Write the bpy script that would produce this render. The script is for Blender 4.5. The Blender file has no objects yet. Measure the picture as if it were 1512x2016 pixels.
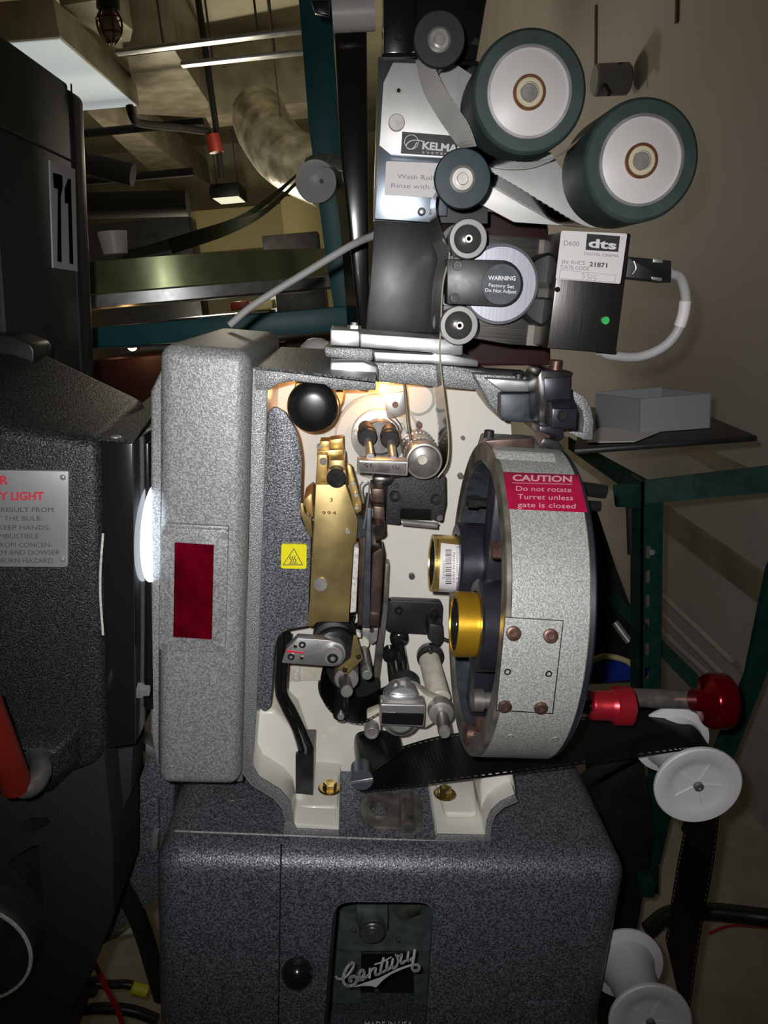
import bpy, bmesh, math, random
from mathutils import Vector, Matrix
random.seed(7)
V = Vector
# ------------------------------------------------------------------ camera
FPX = 1500.0
CAM = V((0, -0.70, 1.45))
_dy = V((690 - 756, 570 - 1008, FPX))
def _axes(a):
    D = V((a, -(_dy.x * a + FPX * FPX) / _dy.y, FPX)).normalized()
    Y = _dy.normalized()
    return D.cross(Y), Y, -D
MA = _axes(-350.0)      # axes of the tilted projector, in camera space
WA = _axes(450.0)       # axes of the room, in camera space
camd = bpy.data.cameras.new('camera'); cam = bpy.data.objects.new('camera', camd)
bpy.context.scene.collection.objects.link(cam)
camd.sensor_fit = 'HORIZONTAL'; camd.sensor_width = 36; camd.lens = 36 * FPX / 1512
camd.clip_start = 0.01
cam.matrix_world = Matrix.Translation(CAM) @ Matrix(((WA[0].x, -WA[0].y, -WA[0].z), (WA[1].x, -WA[1].y, -WA[1].z), (WA[2].x, -WA[2].y, -WA[2].z))).to_4x4()
sc = bpy.context.scene
sc.camera = cam
RM = Matrix([[WA[i].dot(MA[j]) for j in range(3)] for i in range(3)])   # projector frame -> room frame
TM = Matrix.Translation(CAM) @ RM.to_4x4() @ Matrix.Translation(-CAM)
TI = Matrix.Identity(4)
# ------------------------------------------------------------------ world, exposure
wd = bpy.data.worlds.new('world'); sc.world = wd; wd.use_nodes = True
wd.node_tree.nodes['Background'].inputs[0].default_value = (0.75, 0.8, 1.0, 1)
wd.node_tree.nodes['Background'].inputs[1].default_value = 0.012
sc.view_settings.view_transform = 'Standard'; sc.view_settings.look = 'None'
sc.view_settings.gamma = 1; sc.view_settings.use_curve_mapping = False
sc.view_settings.exposure = 0.0
# ------------------------------------------------------------------ pixel <-> place
def _ray(A, px, py):
    d = V((px - 756, py - 1008, FPX)); return V((d.dot(A[0]), d.dot(A[1]), d.dot(A[2])))
def _pt(A, px, py, k, val):
    r = _ray(A, px, py); return CAM + r * ((val - CAM[k]) / r[k])
def P(px, py, Y=0.0): return _pt(MA, px, py, 1, Y)
def Pz(px, py, z): return _pt(MA, px, py, 2, z)
def Px(px, py, x): return _pt(MA, px, py, 0, x)
def Wp(px, py, Y=0.0): return _pt(WA, px, py, 1, Y)
def Wz(px, py, z): return _pt(WA, px, py, 2, z)
def Wx(px, py, x): return _pt(WA, px, py, 0, x)
def S(px, py, Y, n, f=P): return (f(px + 1, py, Y) - f(px, py, Y)).length * n
# ------------------------------------------------------------------ lights
def lamp(kind, name, loc, power, color, size=0.02, target=None, frame=TM, **kw):
    d = bpy.data.lights.new(name, kind); d.energy = power; d.color = color
    if kind == 'AREA': d.size = size
    else: d.shadow_soft_size = size
    for k, v in kw.items(): setattr(d, k, v)
    o = bpy.data.objects.new(name, d); sc.collection.objects.link(o)
    p = frame @ V(loc); o.location = p
    if target is not None:
        o.rotation_euler = ((frame @ V(target)) - p).to_track_quat('-Z', 'Y').to_euler()
    return o
# the torch of the telephone, just beside its lens
lamp('SPOT', 'phone_torch', CAM + V((-0.022, 0.0, 0.02)), 22.0, (1.0, 0.975, 0.95), 0.006, target=P(765, 1000, 0.1), spot_size=math.radians(88), spot_blend=1.0)
# inspection lamp behind the black knob
lamp('POINT', 'inspection_glow_light', P(586, 765, 0.075), 0.33, (1.0, 0.42, 0.12), 0.006)
lamp('POINT', 'inspection_glow_light', P(757, 778, 0.085), 0.13, (1.0, 0.42, 0.12), 0.004)  # no bulb here; point light added for light leaking at the top rail
# room lighting: unseen point lights added to warm and brighten the ceiling and booth
lamp('POINT', 'booth_fill_light', Wp(420, 560, 4.0), 34, (1.0, 0.92, 0.70), 0.15, frame=TI)
lamp('POINT', 'booth_fill_light', Wp(480, 330, 2.5), 7.0, (1.0, 0.92, 0.70), 0.1, frame=TI)
# ------------------------------------------------------------------ materials
MATS = {}
def _nm(name):
    m = bpy.data.materials.new(name); m.use_nodes = True
    return m, m.node_tree, m.node_tree.nodes['Principled BSDF']
def mat(name, col, rough=0.5, metal=0.0, emit=0, wear=0.0, scale=30, spec=0.5, bump=0.0, bscale=600, coat=0):
    if name in MATS: return MATS[name]
    m, nt, b = _nm(name); N = nt.nodes; L = nt.links
    b.inputs['Base Color'].default_value = (*col, 1); b.inputs['Roughness'].default_value = rough
    b.inputs['Metallic'].default_value = metal; b.inputs['Specular IOR Level'].default_value = spec
    if coat: b.inputs['Coat Weight'].default_value = coat; b.inputs['Coat Roughness'].default_value = 0.08
    if emit:
        b.inputs['Emission Color'].default_value = (*col, 1); b.inputs['Emission Strength'].default_value = emit
    tc = N.new('ShaderNodeTexCoord')
    if wear:
        n = N.new('ShaderNodeTexNoise'); n.inputs['Scale'].default_value = scale; n.inputs['Detail'].default_value = 8
        L.new(tc.outputs['Object'], n.inputs['Vector'])
        r = N.new('ShaderNodeMapRange'); r.inputs['From Min'].default_value = .3; r.inputs['From Max'].default_value = .7
        r.inputs['To Min'].default_value = 1 - wear; r.inputs['To Max'].default_value = 1 + wear
        L.new(n.outputs['Fac'], r.inputs['Value'])
        mx = N.new('ShaderNodeVectorMath'); mx.operation = 'SCALE'; mx.inputs[0].default_value = col
        L.new(r.outputs[0], mx.inputs['Scale']); L.new(mx.outputs[0], b.inputs['Base Color'])
        r2 = N.new('ShaderNodeMapRange'); r2.inputs['To Min'].default_value = max(0.02, rough - min(.12, wear)); r2.inputs['To Max'].default_value = rough + min(.12, wear)
        L.new(n.outputs['Fac'], r2.inputs['Value']); L.new(r2.outputs[0], b.inputs['Roughness'])
    if bump:
        n = N.new('ShaderNodeTexNoise'); n.inputs['Scale'].default_value = bscale; n.inputs['Detail'].default_value = 3
        L.new(tc.outputs['Object'], n.inputs['Vector'])
        bp = N.new('ShaderNodeBump'); bp.inputs['Strength'].default_value = bump; bp.inputs['Distance'].default_value = .001
        L.new(n.outputs['Fac'], bp.inputs['Height']); L.new(bp.outputs[0], b.inputs['Normal'])
    MATS[name] = m; return m
def hammer(name, dark, light, scale=520, rough=0.38, metal=0.35, bump=0.5, lo=.42, hi=.6):
    m, nt, b = _nm(name); N = nt.nodes; L = nt.links
    tc = N.new('ShaderNodeTexCoord')
    n = N.new('ShaderNodeTexNoise'); n.inputs['Scale'].default_value = scale; n.inputs['Detail'].default_value = 1.5
    n.inputs['Distortion'].default_value = 0.6
    L.new(tc.outputs['Object'], n.inputs['Vector'])
    cr = N.new('ShaderNodeValToRGB'); e = cr.color_ramp.elements
    e[0].position = lo; e[0].color = (*dark, 1); e[1].position = hi; e[1].color = (*light, 1)
    L.new(n.outputs['Fac'], cr.inputs[0]); L.new(cr.outputs[0], b.inputs['Base Color'])
    b.inputs['Roughness'].default_value = rough; b.inputs['Metallic'].default_value = metal
    bp = N.new('ShaderNodeBump'); bp.inputs['Strength'].default_value = bump; bp.inputs['Distance'].default_value = .0012
    L.new(n.outputs['Fac'], bp.inputs['Height']); L.new(bp.outputs[0], b.inputs['Normal'])
    MATS[name] = m; return m
def brushed(name, col, rough=.35, axis=2, scale=900, metal=.9, amt=.25):
    m, nt, b = _nm(name); N = nt.nodes; L = nt.links
    tc = N.new('ShaderNodeTexCoord'); mp = N.new('ShaderNodeMapping')
    s = [1, 1, 1]; s[axis] = .02; mp.inputs['Scale'].default_value = s
    n = N.new('ShaderNodeTexNoise'); n.inputs['Scale'].default_value = scale; n.inputs['Detail'].default_value = 3
    L.new(tc.outputs['Object'], mp.inputs['Vector']); L.new(mp.outputs[0], n.inputs['Vector'])
    r = N.new('ShaderNodeMapRange'); r.inputs['From Min'].default_value = .3; r.inputs['From Max'].default_value = .7
    r.inputs['To Min'].default_value = 1 - amt; r.inputs['To Max'].default_value = 1 + amt
    L.new(n.outputs['Fac'], r.inputs['Value'])
    mx = N.new('ShaderNodeVectorMath'); mx.operation = 'SCALE'; mx.inputs[0].default_value = col
    L.new(r.outputs[0], mx.inputs['Scale']); L.new(mx.outputs[0], b.inputs['Base Color'])
    b.inputs['Metallic'].default_value = metal; b.inputs['Roughness'].default_value = rough
    bp = N.new('ShaderNodeBump'); bp.inputs['Strength'].default_value = .15; bp.inputs['Distance'].default_value = .0004
    L.new(n.outputs['Fac'], bp.inputs['Height']); L.new(bp.outputs[0], b.inputs['Normal'])
    MATS[name] = m; return m
def clear(name, tint, glossy=.12, rough=.03, fresnel=True, gcol=(1, 1, 1)):
    m = bpy.data.materials.new(name); m.use_nodes = True; nt = m.node_tree; N = nt.nodes; L = nt.links
    N.remove(N['Principled BSDF']); out = [n for n in N if n.type == 'OUTPUT_MATERIAL'][0]
    t = N.new('ShaderNodeBsdfTransparent'); t.inputs[0].default_value = (*tint, 1)
    g = N.new('ShaderNodeBsdfGlossy'); g.inputs['Roughness'].default_value = rough; g.inputs[0].default_value = (*gcol, 1)
    mx = N.new('ShaderNodeMixShader'); mx.inputs[0].default_value = glossy
    if fresnel:
        fr = N.new('ShaderNodeLayerWeight'); fr.inputs['Blend'].default_value = glossy * 2
        L.new(fr.outputs['Fresnel'], mx.inputs[0])
    L.new(t.outputs[0], mx.inputs[1]); L.new(g.outputs[0], mx.inputs[2]); L.new(mx.outputs[0], out.inputs[0])
    MATS[name] = m; return m
def M(n): return MATS[n]
hammer('hammer_silver', (.20, .205, .21), (.39, .40, .405), scale=620, rough=.45, metal=.2, bump=.35)
hammer('hammer_rim', (.17, .18, .185), (.34, .35, .36), scale=800)
hammer('hammer_dark', (.06, .065, .078), (.26, .27, .30), scale=580)
hammer('hammer_base', (.062, .068, .083), (.235, .25, .29), scale=540, rough=.36, lo=.45, hi=.58)
hammer('hammer_turret', (.21, .215, .21), (.37, .38, .365), scale=800, metal=.15, rough=.45, bump=.3)
hammer('wrinkle_black', (.008, .008, .010), (.05, .05, .056), scale=620, metal=0, lo=.42, hi=.68, bump=.8)
hammer('lamphouse_grey', (.012, .012, .014), (.028, .028, .03), scale=900, metal=0, rough=.6, bump=.3)
mat('white_enamel', (.74, .73, .67), .35, wear=.05, scale=12, coat=.2)
mat('steel', (.50, .49, .47), .36, .7, wear=.12, scale=60)
mat('steel_dark', (.20, .19, .18), .38, .6, wear=.25, scale=90)
mat('chrome', (.70, .70, .71), .2, .8, wear=.06, scale=40)
mat('gunmetal', (.07, .07, .07), .28, .8, wear=.3, scale=60)
mat('aluminium', (.62, .63, .64), .38, .85, wear=.1, scale=40)
mat('cast_white_plate', (.60, .60, .60), .45, .35, wear=.05, scale=30)
mat('zinc_blue', (.30, .35, .42), .32, .8, wear=.15, scale=14)
mat('brass', (.30, .225, .09), .38, .6, wear=.22, scale=35)
mat('brass_bright', (.52, .35, .12), .34, .6, wear=.2, scale=60)
mat('bronze_brown', (.085, .055, .045), .4, .6, wear=.3, scale=60)
mat('rust_bolt', (.13, .075, .06), .42, .7, wear=.3, scale=200)
mat('zinc_gold', (.50, .36, .14), .2, .95, wear=.3, scale=90)
mat('black_gloss', (.010, .010, .010), .18, 0, coat=.5)
mat('black_paint', (.014, .014, .016), .42, 0, wear=.3, scale=20)
mat('black_rubber', (.022, .022, .023), .55, 0, wear=.25, scale=60)
mat('black_anodised', (.032, .032, .045), .33, .5, wear=.2, scale=50)
mat('slate_paint', (.06, .07, .085), .45, .3, wear=.3, scale=120)
mat('black_crackle', (.02, .02, .021), .55, 0, bump=.8, bscale=500)
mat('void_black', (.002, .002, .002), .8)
mat('green_pad', (.042, .068, .066), .5, wear=.12, scale=60)
mat('teal_pad', (.006, .024, .034), .4, wear=.3, scale=50)
mat('teal_light', (.05, .22, .34), .35)
mat('white_plastic', (.70, .68, .68), .4, wear=.03, scale=15)
mat('white_flange', (.68, .68, .70), .38, wear=.05, scale=12)
mat('copper_ring', (.45, .2, .11), .3, .8, wear=.2, scale=100)
mat('ivory_ring', (.66, .6, .42), .4)
mat('label_white', (.72, .70, .71), .5)
mat('label_ink', (.09, .085, .09), .5)
mat('label_grey_ink', (.25, .25, .27), .5)
mat('label_black', (.03, .03, .032), .4)
mat('logo_white', (.75, .77, .78), .4)
mat('caution_red', (.30, .006, .04), .35, wear=.12, scale=70)
mat('caution_ink', (.52, .30, .33), .4)
mat('warning_yellow', (.85, .78, .01), .4)
mat('red_plastic', (.65, .02, .04), .4)
mat('red_anodised', (.48, .02, .035), .3, .55, wear=.1, scale=60)
mat('red_anodised_dark', (.20, .0, .008), .16, .7)
mat('red_glass', (.10, .0, .008), .10, 0, wear=.5, scale=35, coat=.6)
mat('gold_anodised', (.74, .42, .03), .3, .8, wear=.03, scale=300)
mat('gold_pale', (.66, .45, .13), .28, .8, wear=.03, scale=300)
mat('green_led', (.05, .5, .12), .3)
mat('cable_grey', (.42, .42, .42), .5)
mat('cable_black', (.010, .014, .012), .4)
mat('cable_red', (.45, .01, .02), .4)
mat('tape_yellow', (.65, .62, .03), .5)
mat('old_paint', (.58, .55, .46), .5, wear=.15, scale=90)
mat('felt_white', (.6, .58, .54), .9, wear=.3, scale=300)
mat('stained_metal', (.16, .15, .13), .45, .5, wear=.6, scale=45)
mat('inner_grey', (.12, .14, .145), .45, .1, wear=.35, scale=70)
mat('teal_paint', (.018, .13, .15), .45, wear=.15, scale=12)
mat('dark_green_paint', (.004, .035, .028), .4, wear=.3, scale=40)
mat('wall_paint', (.45, .41, .41), .75, wear=.06, scale=4)
mat('ceiling_paint', (.50, .46, .33), .8, wear=.18, scale=3)
mat('duct_metal', (.25, .22, .16), .5, .2, wear=.3, scale=8)
mat('foil', (.5, .47, .38), .35, .5, wear=.5, scale=14, bump=3, bscale=30)
mat('floor_vinyl', (.42, .38, .32), .55, wear=.15, scale=10)
mat('pipe_black', (.012, .011, .010), .8, spec=.15)
mat('film_roll_green', (.22, .25, .12), .28, .5, wear=.1, scale=20)
mat('handle_red', (.15, .010, .004), .45)
mat('box_grey', (.24, .25, .27), .6)
mat('blue_plastic', (.01, .04, .35), .5)
mat('plaque_metal', (.42, .42, .44), .4, .5, wear=.05, scale=30)
mat('plaque_red', (.6, .05, .07), .4)
mat('plate_grey', (.55, .55, .60), .7)
mat('number_black', (.004, .004, .005), .9, spec=.0)
mat('maroon', (.03, .004, .004), .6)
mat('cream_panel', (.55, .48, .24), .7)
brushed('brushed_black', (.085, .082, .08), .34, axis=2, scale=1500)
brushed('brushed_bracket', (.11, .105, .10), .4, axis=0, scale=900)
brushed('brushed_disc', (.52, .54, .62), .35, axis=2, scale=300, metal=.6, amt=.05)
brushed('ribbed_steel', (.4, .38, .34), .35, axis=0, scale=500, amt=.5)
def emit(name, col, s):
    m = bpy.data.materials.new(name); m.use_nodes = True; b = m.node_tree.nodes['Principled BSDF']
    b.inputs['Base Color'].default_value = (*col, 1); b.inputs['Emission Color'].default_value = (*col, 1)
    b.inputs['Emission Strength'].default_value = s; MATS[name] = m
emit('xenon_glow', (.82, .9, 1.0), 2.6)
emit('fluorescent_lens', (.62, .70, .74), .4)
emit('small_lens', (.95, .95, .72), .8)
emit('hot_bulb', (1.0, .62, .25), 30)
emit('warm_bulb', (1.0, .55, .22), 25)
clear('window_glass', (.93, .95, .95), .06)
clear('clear_film', (.88, .87, .83), .10, rough=.1)
clear('clear_cover', (.97, .97, .97), .06, rough=.05)
mat('dark_film', (.006, .006, .007), .25, 0, spec=.3)
mat('knob_black', (.010, .010, .010), .3, 0, wear=.1, scale=30)
mat('pale_film', (.74, .73, .68), .35, 0)
mat('roller_grey', (.26, .26, .26), .4, .3)
mat('dome_metal', (.13, .13, .13), .22, .6)
mat('cap_black', (.022, .022, .024), .4, 0, wear=.3, scale=80)
mat('film_dull', (.008, .008, .008), .5, 0)
mat('film_edge', (.35, .34, .24), .3)
# ------------------------------------------------------------------ geometry builder
class B:
    def __init__(s): s.v = []; s.f = []
    def add(s, bm):
        bmesh.ops.recalc_face_normals(bm, faces=bm.faces)
        o = len(s.v); bm.verts.index_update()
        s.v += [v.co.copy() for v in bm.verts]
        s.f += [[o + v.index for v in f.verts] for f in bm.faces]; bm.free(); return s
    def prism(s, pts, vec, bev=0, seg=2, ang=30):
        bm = bmesh.new(); f = bm.faces.new([bm.verts.new(V(p)) for p in pts])
        r = bmesh.ops.extrude_face_region(bm, geom=[f])
        bmesh.ops.translate(bm, verts=[g for g in r['geom'] if isinstance(g, bmesh.types.BMVert)], vec=V(vec))
        bmesh.ops.recalc_face_normals(bm, faces=bm.faces)
        if bev:
            es = [e for e in bm.edges if len(e.link_faces) == 2 and e.calc_face_angle(0) > math.radians(ang)]
            bmesh.ops.bevel(bm, geom=es, offset=bev, segments=seg, profile=.5, affect='EDGES', clamp_overlap=True)
        return s.add(bm)
    def pp(s, px, Y, d, bev=0, seg=2, f=P, ang=30):      # outline seen at depth Y, given thickness d
        return s.prism([f(x, y, Y) for x, y in px], (0, d, 0), bev, seg, ang)
    def hull(s, a, b, bev=0, seg=2):                      # loft between two equal outlines
        bm = bmesh.new(); A = [bm.verts.new(V(p)) for p in a]; C = [bm.verts.new(V(p)) for p in b]; n = len(A)
        bm.faces.new(A); bm.faces.new(C[::-1])
        for i in range(n): bm.faces.new((A[i], A[(i + 1) % n], C[(i + 1) % n], C[i]))
        bmesh.ops.recalc_face_normals(bm, faces=bm.faces)
        if bev:
            es = [e for e in bm.edges if e.calc_face_angle(0) > math.radians(25)]
            bmesh.ops.bevel(bm, geom=es, offset=bev, segments=seg, profile=.5, affect='EDGES', clamp_overlap=True)
        return s.add(bm)
    def box(s, a, b, bev=0, seg=2):
        x0, y0, z0 = a; x1, y1, z1 = b
        return s.prism([(x0, y0, z0), (x1, y0, z0), (x1, y0, z1), (x0, y0, z1)], (0, y1 - y0, 0), bev, seg)
    def lathe(s, c, ax, prof, seg=40, up=None, closed=False):
        c = V(c); ax = V(ax).normalized()
        u = V(up) if up else (V((0, 0, 1)) if abs(ax.z) < .9 else V((1, 0, 0)))
        u = (u - ax * u.dot(ax)).normalized(); w = ax.cross(u)
        bm = bmesh.new(); rings = []
        for t, r in prof:
            if r < 1e-7: rings.append([bm.verts.new(c + ax * t)])
            else: rings.append([bm.verts.new(c + ax * t + (u * math.cos(k * 2 * math.pi / seg) + w * math.sin(k * 2 * math.pi / seg)) * r) for k in range(seg)])
        for a, b in zip(rings, (rings[1:] + rings[:1]) if closed else rings[1:]):
            if len(a) == 1 and len(b) == 1: continue
            for k in range(seg):
                k2 = (k + 1) % seg
                if len(a) == 1: bm.faces.new((a[0], b[k], b[k2]))
                elif len(b) == 1: bm.faces.new((a[k], a[k2], b[0]))
                else: bm.faces.new((a[k], a[k2], b[k2], b[k]))
        if closed: return s.add(bm)
        if len(rings[0]) > 1: bm.faces.new(rings[0])
        if len(rings[-1]) > 1: bm.faces.new(rings[-1][::-1])
        return s.add(bm)
    def cyl(s, a, b, r, r2=None, seg=28, bev=None):
        a = V(a); b = V(b); L = (b - a).length; r2 = r if r2 is None else r2
        e = bev if bev is not None else min(r, r2, L / 2) * .12
        return s.lathe(a, b - a, [(0, r - e), (e, r), (L - e, r2), (L, r2 - e)], seg)
    def disc(s, px, py, Y, rpx, d, prof=None, seg=40, f=P, bev=.08, closed=False):   # drum with its face towards the camera
        c = f(px, py, Y); r = S(px, py, Y, rpx, f)
        if prof: return s.lathe(c, (0, 1, 0), [(t * d, q * r) for t, q in prof], seg, closed=closed)
        e = min(r * bev, d * .4)
        return s.lathe(c, (0, 1, 0), [(0, 0), (0, r - e), (e, r), (d - e, r), (d, r - e), (d, 0)], seg)
    def ring(s, px, py, Y, r1, r0, d, seg=40, f=P):
        c = f(px, py, Y); k = S(px, py, Y, 1, f); a = r1 * k; b = r0 * k; e = (a - b) * .15
        return s.ringm(c, (0, 1, 0), a, b, d, e, seg)
    def ringm(s, c, ax, a, b, d, e=.0003, seg=40):
        c = V(c); ax = V(ax).normalized(); bm = bmesh.new()
        u = V((0, 0, 1)) if abs(ax.z) < .9 else V((1, 0, 0)); w = ax.cross(u)
        pr = [(0, b), (0, a - e), (e, a), (d - e, a), (d, a - e), (d, b)]; R = []
        for t, r in pr: R.append([bm.verts.new(c + ax * t + (u * math.cos(k * 2 * math.pi / seg) + w * math.sin(k * 2 * math.pi / seg)) * r) for k in range(seg)])
        for i in range(6):
            for k in range(seg): bm.faces.new((R[i][k], R[i][(k + 1) % seg], R[(i + 1) % 6][(k + 1) % seg], R[(i + 1) % 6][k]))
        return s.add(bm)
    def tube(s, pts, r, seg=10, n=6, flat=None):
        pts = [V(p) for p in pts]
        if n > 1 and len(pts) > 2:
            q = [pts[0] * 2 - pts[1]] + pts + [pts[-1] * 2 - pts[-2]]; o = []
            for i in range(1, len(q) - 2):
                for k in range(n):
                    t = k / n; a, b, c, d = q[i - 1:i + 3]
                    o.append(.5 * ((2 * b) + (c - a) * t + (2 * a - 5 * b + 4 * c - d) * t * t + (3 * b - a - 3 * c + d) * t ** 3))
            pts = o + [pts[-1]]
        bm = bmesh.new(); R = []; u = None
        for i, p in enumerate(pts):
            t = (pts[min(i + 1, len(pts) - 1)] - pts[max(i - 1, 0)]).normalized()
            if u is None: u = t.orthogonal().normalized()
            u = (u - t * u.dot(t)).normalized(); w = t.cross(u)
            R.append([bm.verts.new(p + (u * math.cos(k * 2 * math.pi / seg) + w * math.sin(k * 2 * math.pi / seg)) * r) for k in range(seg)])
        for a, b in zip(R, R[1:]):
            for k in range(seg): bm.faces.new((a[k], a[(k + 1) % seg], b[(k + 1) % seg], b[k]))
        bm.faces.new(R[0]); bm.faces.new(R[-1][::-1]); return s.add(bm)
    def poly(s, pts):
        bm = bmesh.new(); bm.faces.new([bm.verts.new(V(p)) for p in pts]); return s.add(bm)
def smooth_path(pts, n=8):
    pts = [V(p) for p in pts]; q = [pts[0] * 2 - pts[1]] + pts + [pts[-1] * 2 - pts[-2]]; o = []
    for i in range(1, len(q) - 2):
        for k in range(n):
            t = k / n; a, b, c, d = q[i - 1:i + 3]
            o.append(.5 * ((2 * b) + (c - a) * t + (2 * a - 5 * b + 4 * c - d) * t * t + (3 * b - a - 3 * c + d) * t ** 3))
    return o + [pts[-1]]
def resample(pts, step):
    out = [pts[0]]; acc = 0
    for a, b in zip(pts, pts[1:]):
        L = (b - a).length; pos = step - acc
        while pos <= L: out.append(a.lerp(b, pos / L)); pos += step
        acc = (acc + L) % step
    return out
def film(near, far, perf=True, step=.0024, th=.0002):
    """strip between two edge paths (near and far edge), with real perforations along both edges"""
    N = smooth_path(near, 60); Fp = smooth_path(far, 60); L = sum((b - a).length for a, b in zip(N, N[1:]))
    n = max(4, int(L / step)); rn = [N[min(len(N) - 1, int(i * (len(N) - 1) / n))].lerp(N[min(len(N) - 1, int(i * (len(N) - 1) / n) + 1)], (i * (len(N) - 1) / n) % 1) for i in range(n + 1)]
    rf = [Fp[min(len(Fp) - 1, int(i * (len(Fp) - 1) / n))].lerp(Fp[min(len(Fp) - 1, int(i * (len(Fp) - 1) / n) + 1)], (i * (len(Fp) - 1) / n) % 1) for i in range(n + 1)]
    b = B(); cols = [0, .035, .065, .935, .965, 1]
    for a, c in zip(rn, rf): b.v += [a.lerp(c, t) for t in cols]
    for i in range(n):
        for k in range(5):
            if perf and k in (1, 3) and i % 2: continue
            b.f.append([i * 6 + k, i * 6 + k + 1, (i + 1) * 6 + k + 1, (i + 1) * 6 + k])
    b.solid = th
    return b
def rnd(pts, r, n=5):
    """round the corners of a pixel outline by r px (or per-corner radii)"""
    out = []; m = len(pts)
    for i in range(m):
        p = V((*pts[i], 0)); a = V((*pts[i - 1], 0)); c = V((*pts[(i + 1) % m], 0)); rr = r[i] if isinstance(r, (list, tuple)) else r
        rr = min(rr, (a - p).length * .49, (c - p).length * .49)
        if rr < .2: out.append((p.x, p.y)); continue
        A = p + (a - p).normalized() * rr; C = p + (c - p).normalized() * rr
        for k in range(n + 1):
            t = k / n; q = A * (1 - t) ** 2 + p * 2 * t * (1 - t) + C * t * t; out.append((q.x, q.y))
    return out
def link(name, b, m, parent=None, off=V((0, 0, 0))):
    me = bpy.data.meshes.new(name); me.from_pydata([v - off for v in b.v], [], b.f); me.materials.append(M(m)); me.update()
    sm = not getattr(b, 'solid', 0)
    for p in me.polygons: p.use_smooth = sm
    if sm: me.set_sharp_from_angle(angle=math.radians(38))
    o = bpy.data.objects.new(name, me); sc.collection.objects.link(o)
    if parent is not None: o.parent = parent
    if getattr(b, 'solid', 0):
        md = o.modifiers.new('solidify', 'SOLIDIFY'); md.thickness = b.solid; md.offset = 0
    return o
BASE = {}
def thing(name, label, cat, base, frame=TM, group=None):
    o = bpy.data.objects.new(name, None); o.empty_display_size = .01; sc.collection.objects.link(o)
    base = V(base); o.matrix_world = frame @ Matrix.Translation(base); o['label'] = label; o['category'] = cat
    if group: o['group'] = group
    BASE[o.name] = base; return o
def part(name, b, m, parent, label=None):
    r = parent
    while r.parent: r = r.parent
    o = link(name, b, m, parent, BASE[r.name])
    if label: o['label'] = label
    return o
def solo(name, b, m, label, cat, frame=TM, group=None, kind=None):
    lo = V([min(v[i] for v in b.v) for i in range(3)]); hi = V([max(v[i] for v in b.v) for i in range(3)])
    base = V(((lo.x + hi.x) / 2, (lo.y + hi.y) / 2, lo.z))
    o = link(name, b, m, None, base); o.matrix_world = frame @ Matrix.Translation(base)
    if kind == 'structure': o['kind'] = kind; return o
    o['label'] = label; o['category'] = cat; BASE[o.name] = base
    if group: o['group'] = group
    if kind: o['kind'] = kind
    return o
def cut(o, b):
    """cut the shape b out of the object o and keep the result as plain mesh"""
    r = o
    while r.parent: r = r.parent
    c = link('cutter', b, 'void_black', None, BASE[r.name])
    c.matrix_world = r.matrix_world.copy(); bpy.context.view_layer.update()
    md = o.modifiers.new('cut', 'BOOLEAN'); md.operation = 'DIFFERENCE'; md.object = c; md.solver = 'EXACT'
    dg = bpy.context.evaluated_depsgraph_get(); me = bpy.data.meshes.new_from_object(o.evaluated_get(dg), depsgraph=dg)
    o.modifiers.clear(); old = o.data; o.data = me
    me.materials.clear(); me.materials.append(old.materials[0])
    for p in me.polygons: p.material_index = 0; p.use_smooth = True
    me.set_sharp_from_angle(angle=math.radians(38))
    cm = c.data; bpy.data.objects.remove(c); bpy.data.meshes.remove(cm)
def text_mesh(s, thick=.04, bold=0.0, shear=0, spacing=1.0):
    cu = bpy.data.curves.new('t', 'FONT'); cu.body = s; cu.size = 1; cu.extrude = thick; cu.offset = bold; cu.shear = shear
    cu.space_character = spacing; cu.resolution_u = 3
    o = bpy.data.objects.new('t', cu); sc.collection.objects.link(o); bpy.context.view_layer.update()
    dg = bpy.context.evaluated_depsgraph_get(); me = bpy.data.meshes.new_from_object(o.evaluated_get(dg), depsgraph=dg)
    vs = [v.co.copy() for v in me.vertices]; fs = [list(p.vertices) for p in me.polygons]
    bpy.data.objects.remove(o); bpy.data.curves.remove(cu); bpy.data.meshes.remove(me)
    return vs, fs
def txt(b, s, p0, p1, h, mapf, bold=.0, shear=0, spacing=1.0, fit=True, d=.0002, capscale=1.38):
    """letters whose baseline runs p0 -> p1 and whose capitals are h tall, in the 2-D space of mapf"""
    vs, fs = text_mesh(s, .5, bold, shear, spacing); x0 = min(v.x for v in vs); x1 = max(v.x for v in vs)
    P0 = V((*p0, 0)); P1 = V((*p1, 0)); u = (P1 - P0); w = u.length; u = u / w; n = V((u.y, -u.x, 0))
    sx = w / (x1 - x0) if fit else h * capscale; o = len(b.v)
    for v in vs:
        q = P0 + u * ((v.x - x0) * sx) + n * (v.y * h * capscale)
        b.v.append(mapf(q.x, q.y, (v.z) * d * 2))
    b.f += [[o + i for i in f] for f in fs]; return b
def onY(Y, f=P): return lambda x, y, z: f(x, y, Y) + V((0, -z, 0))
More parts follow.
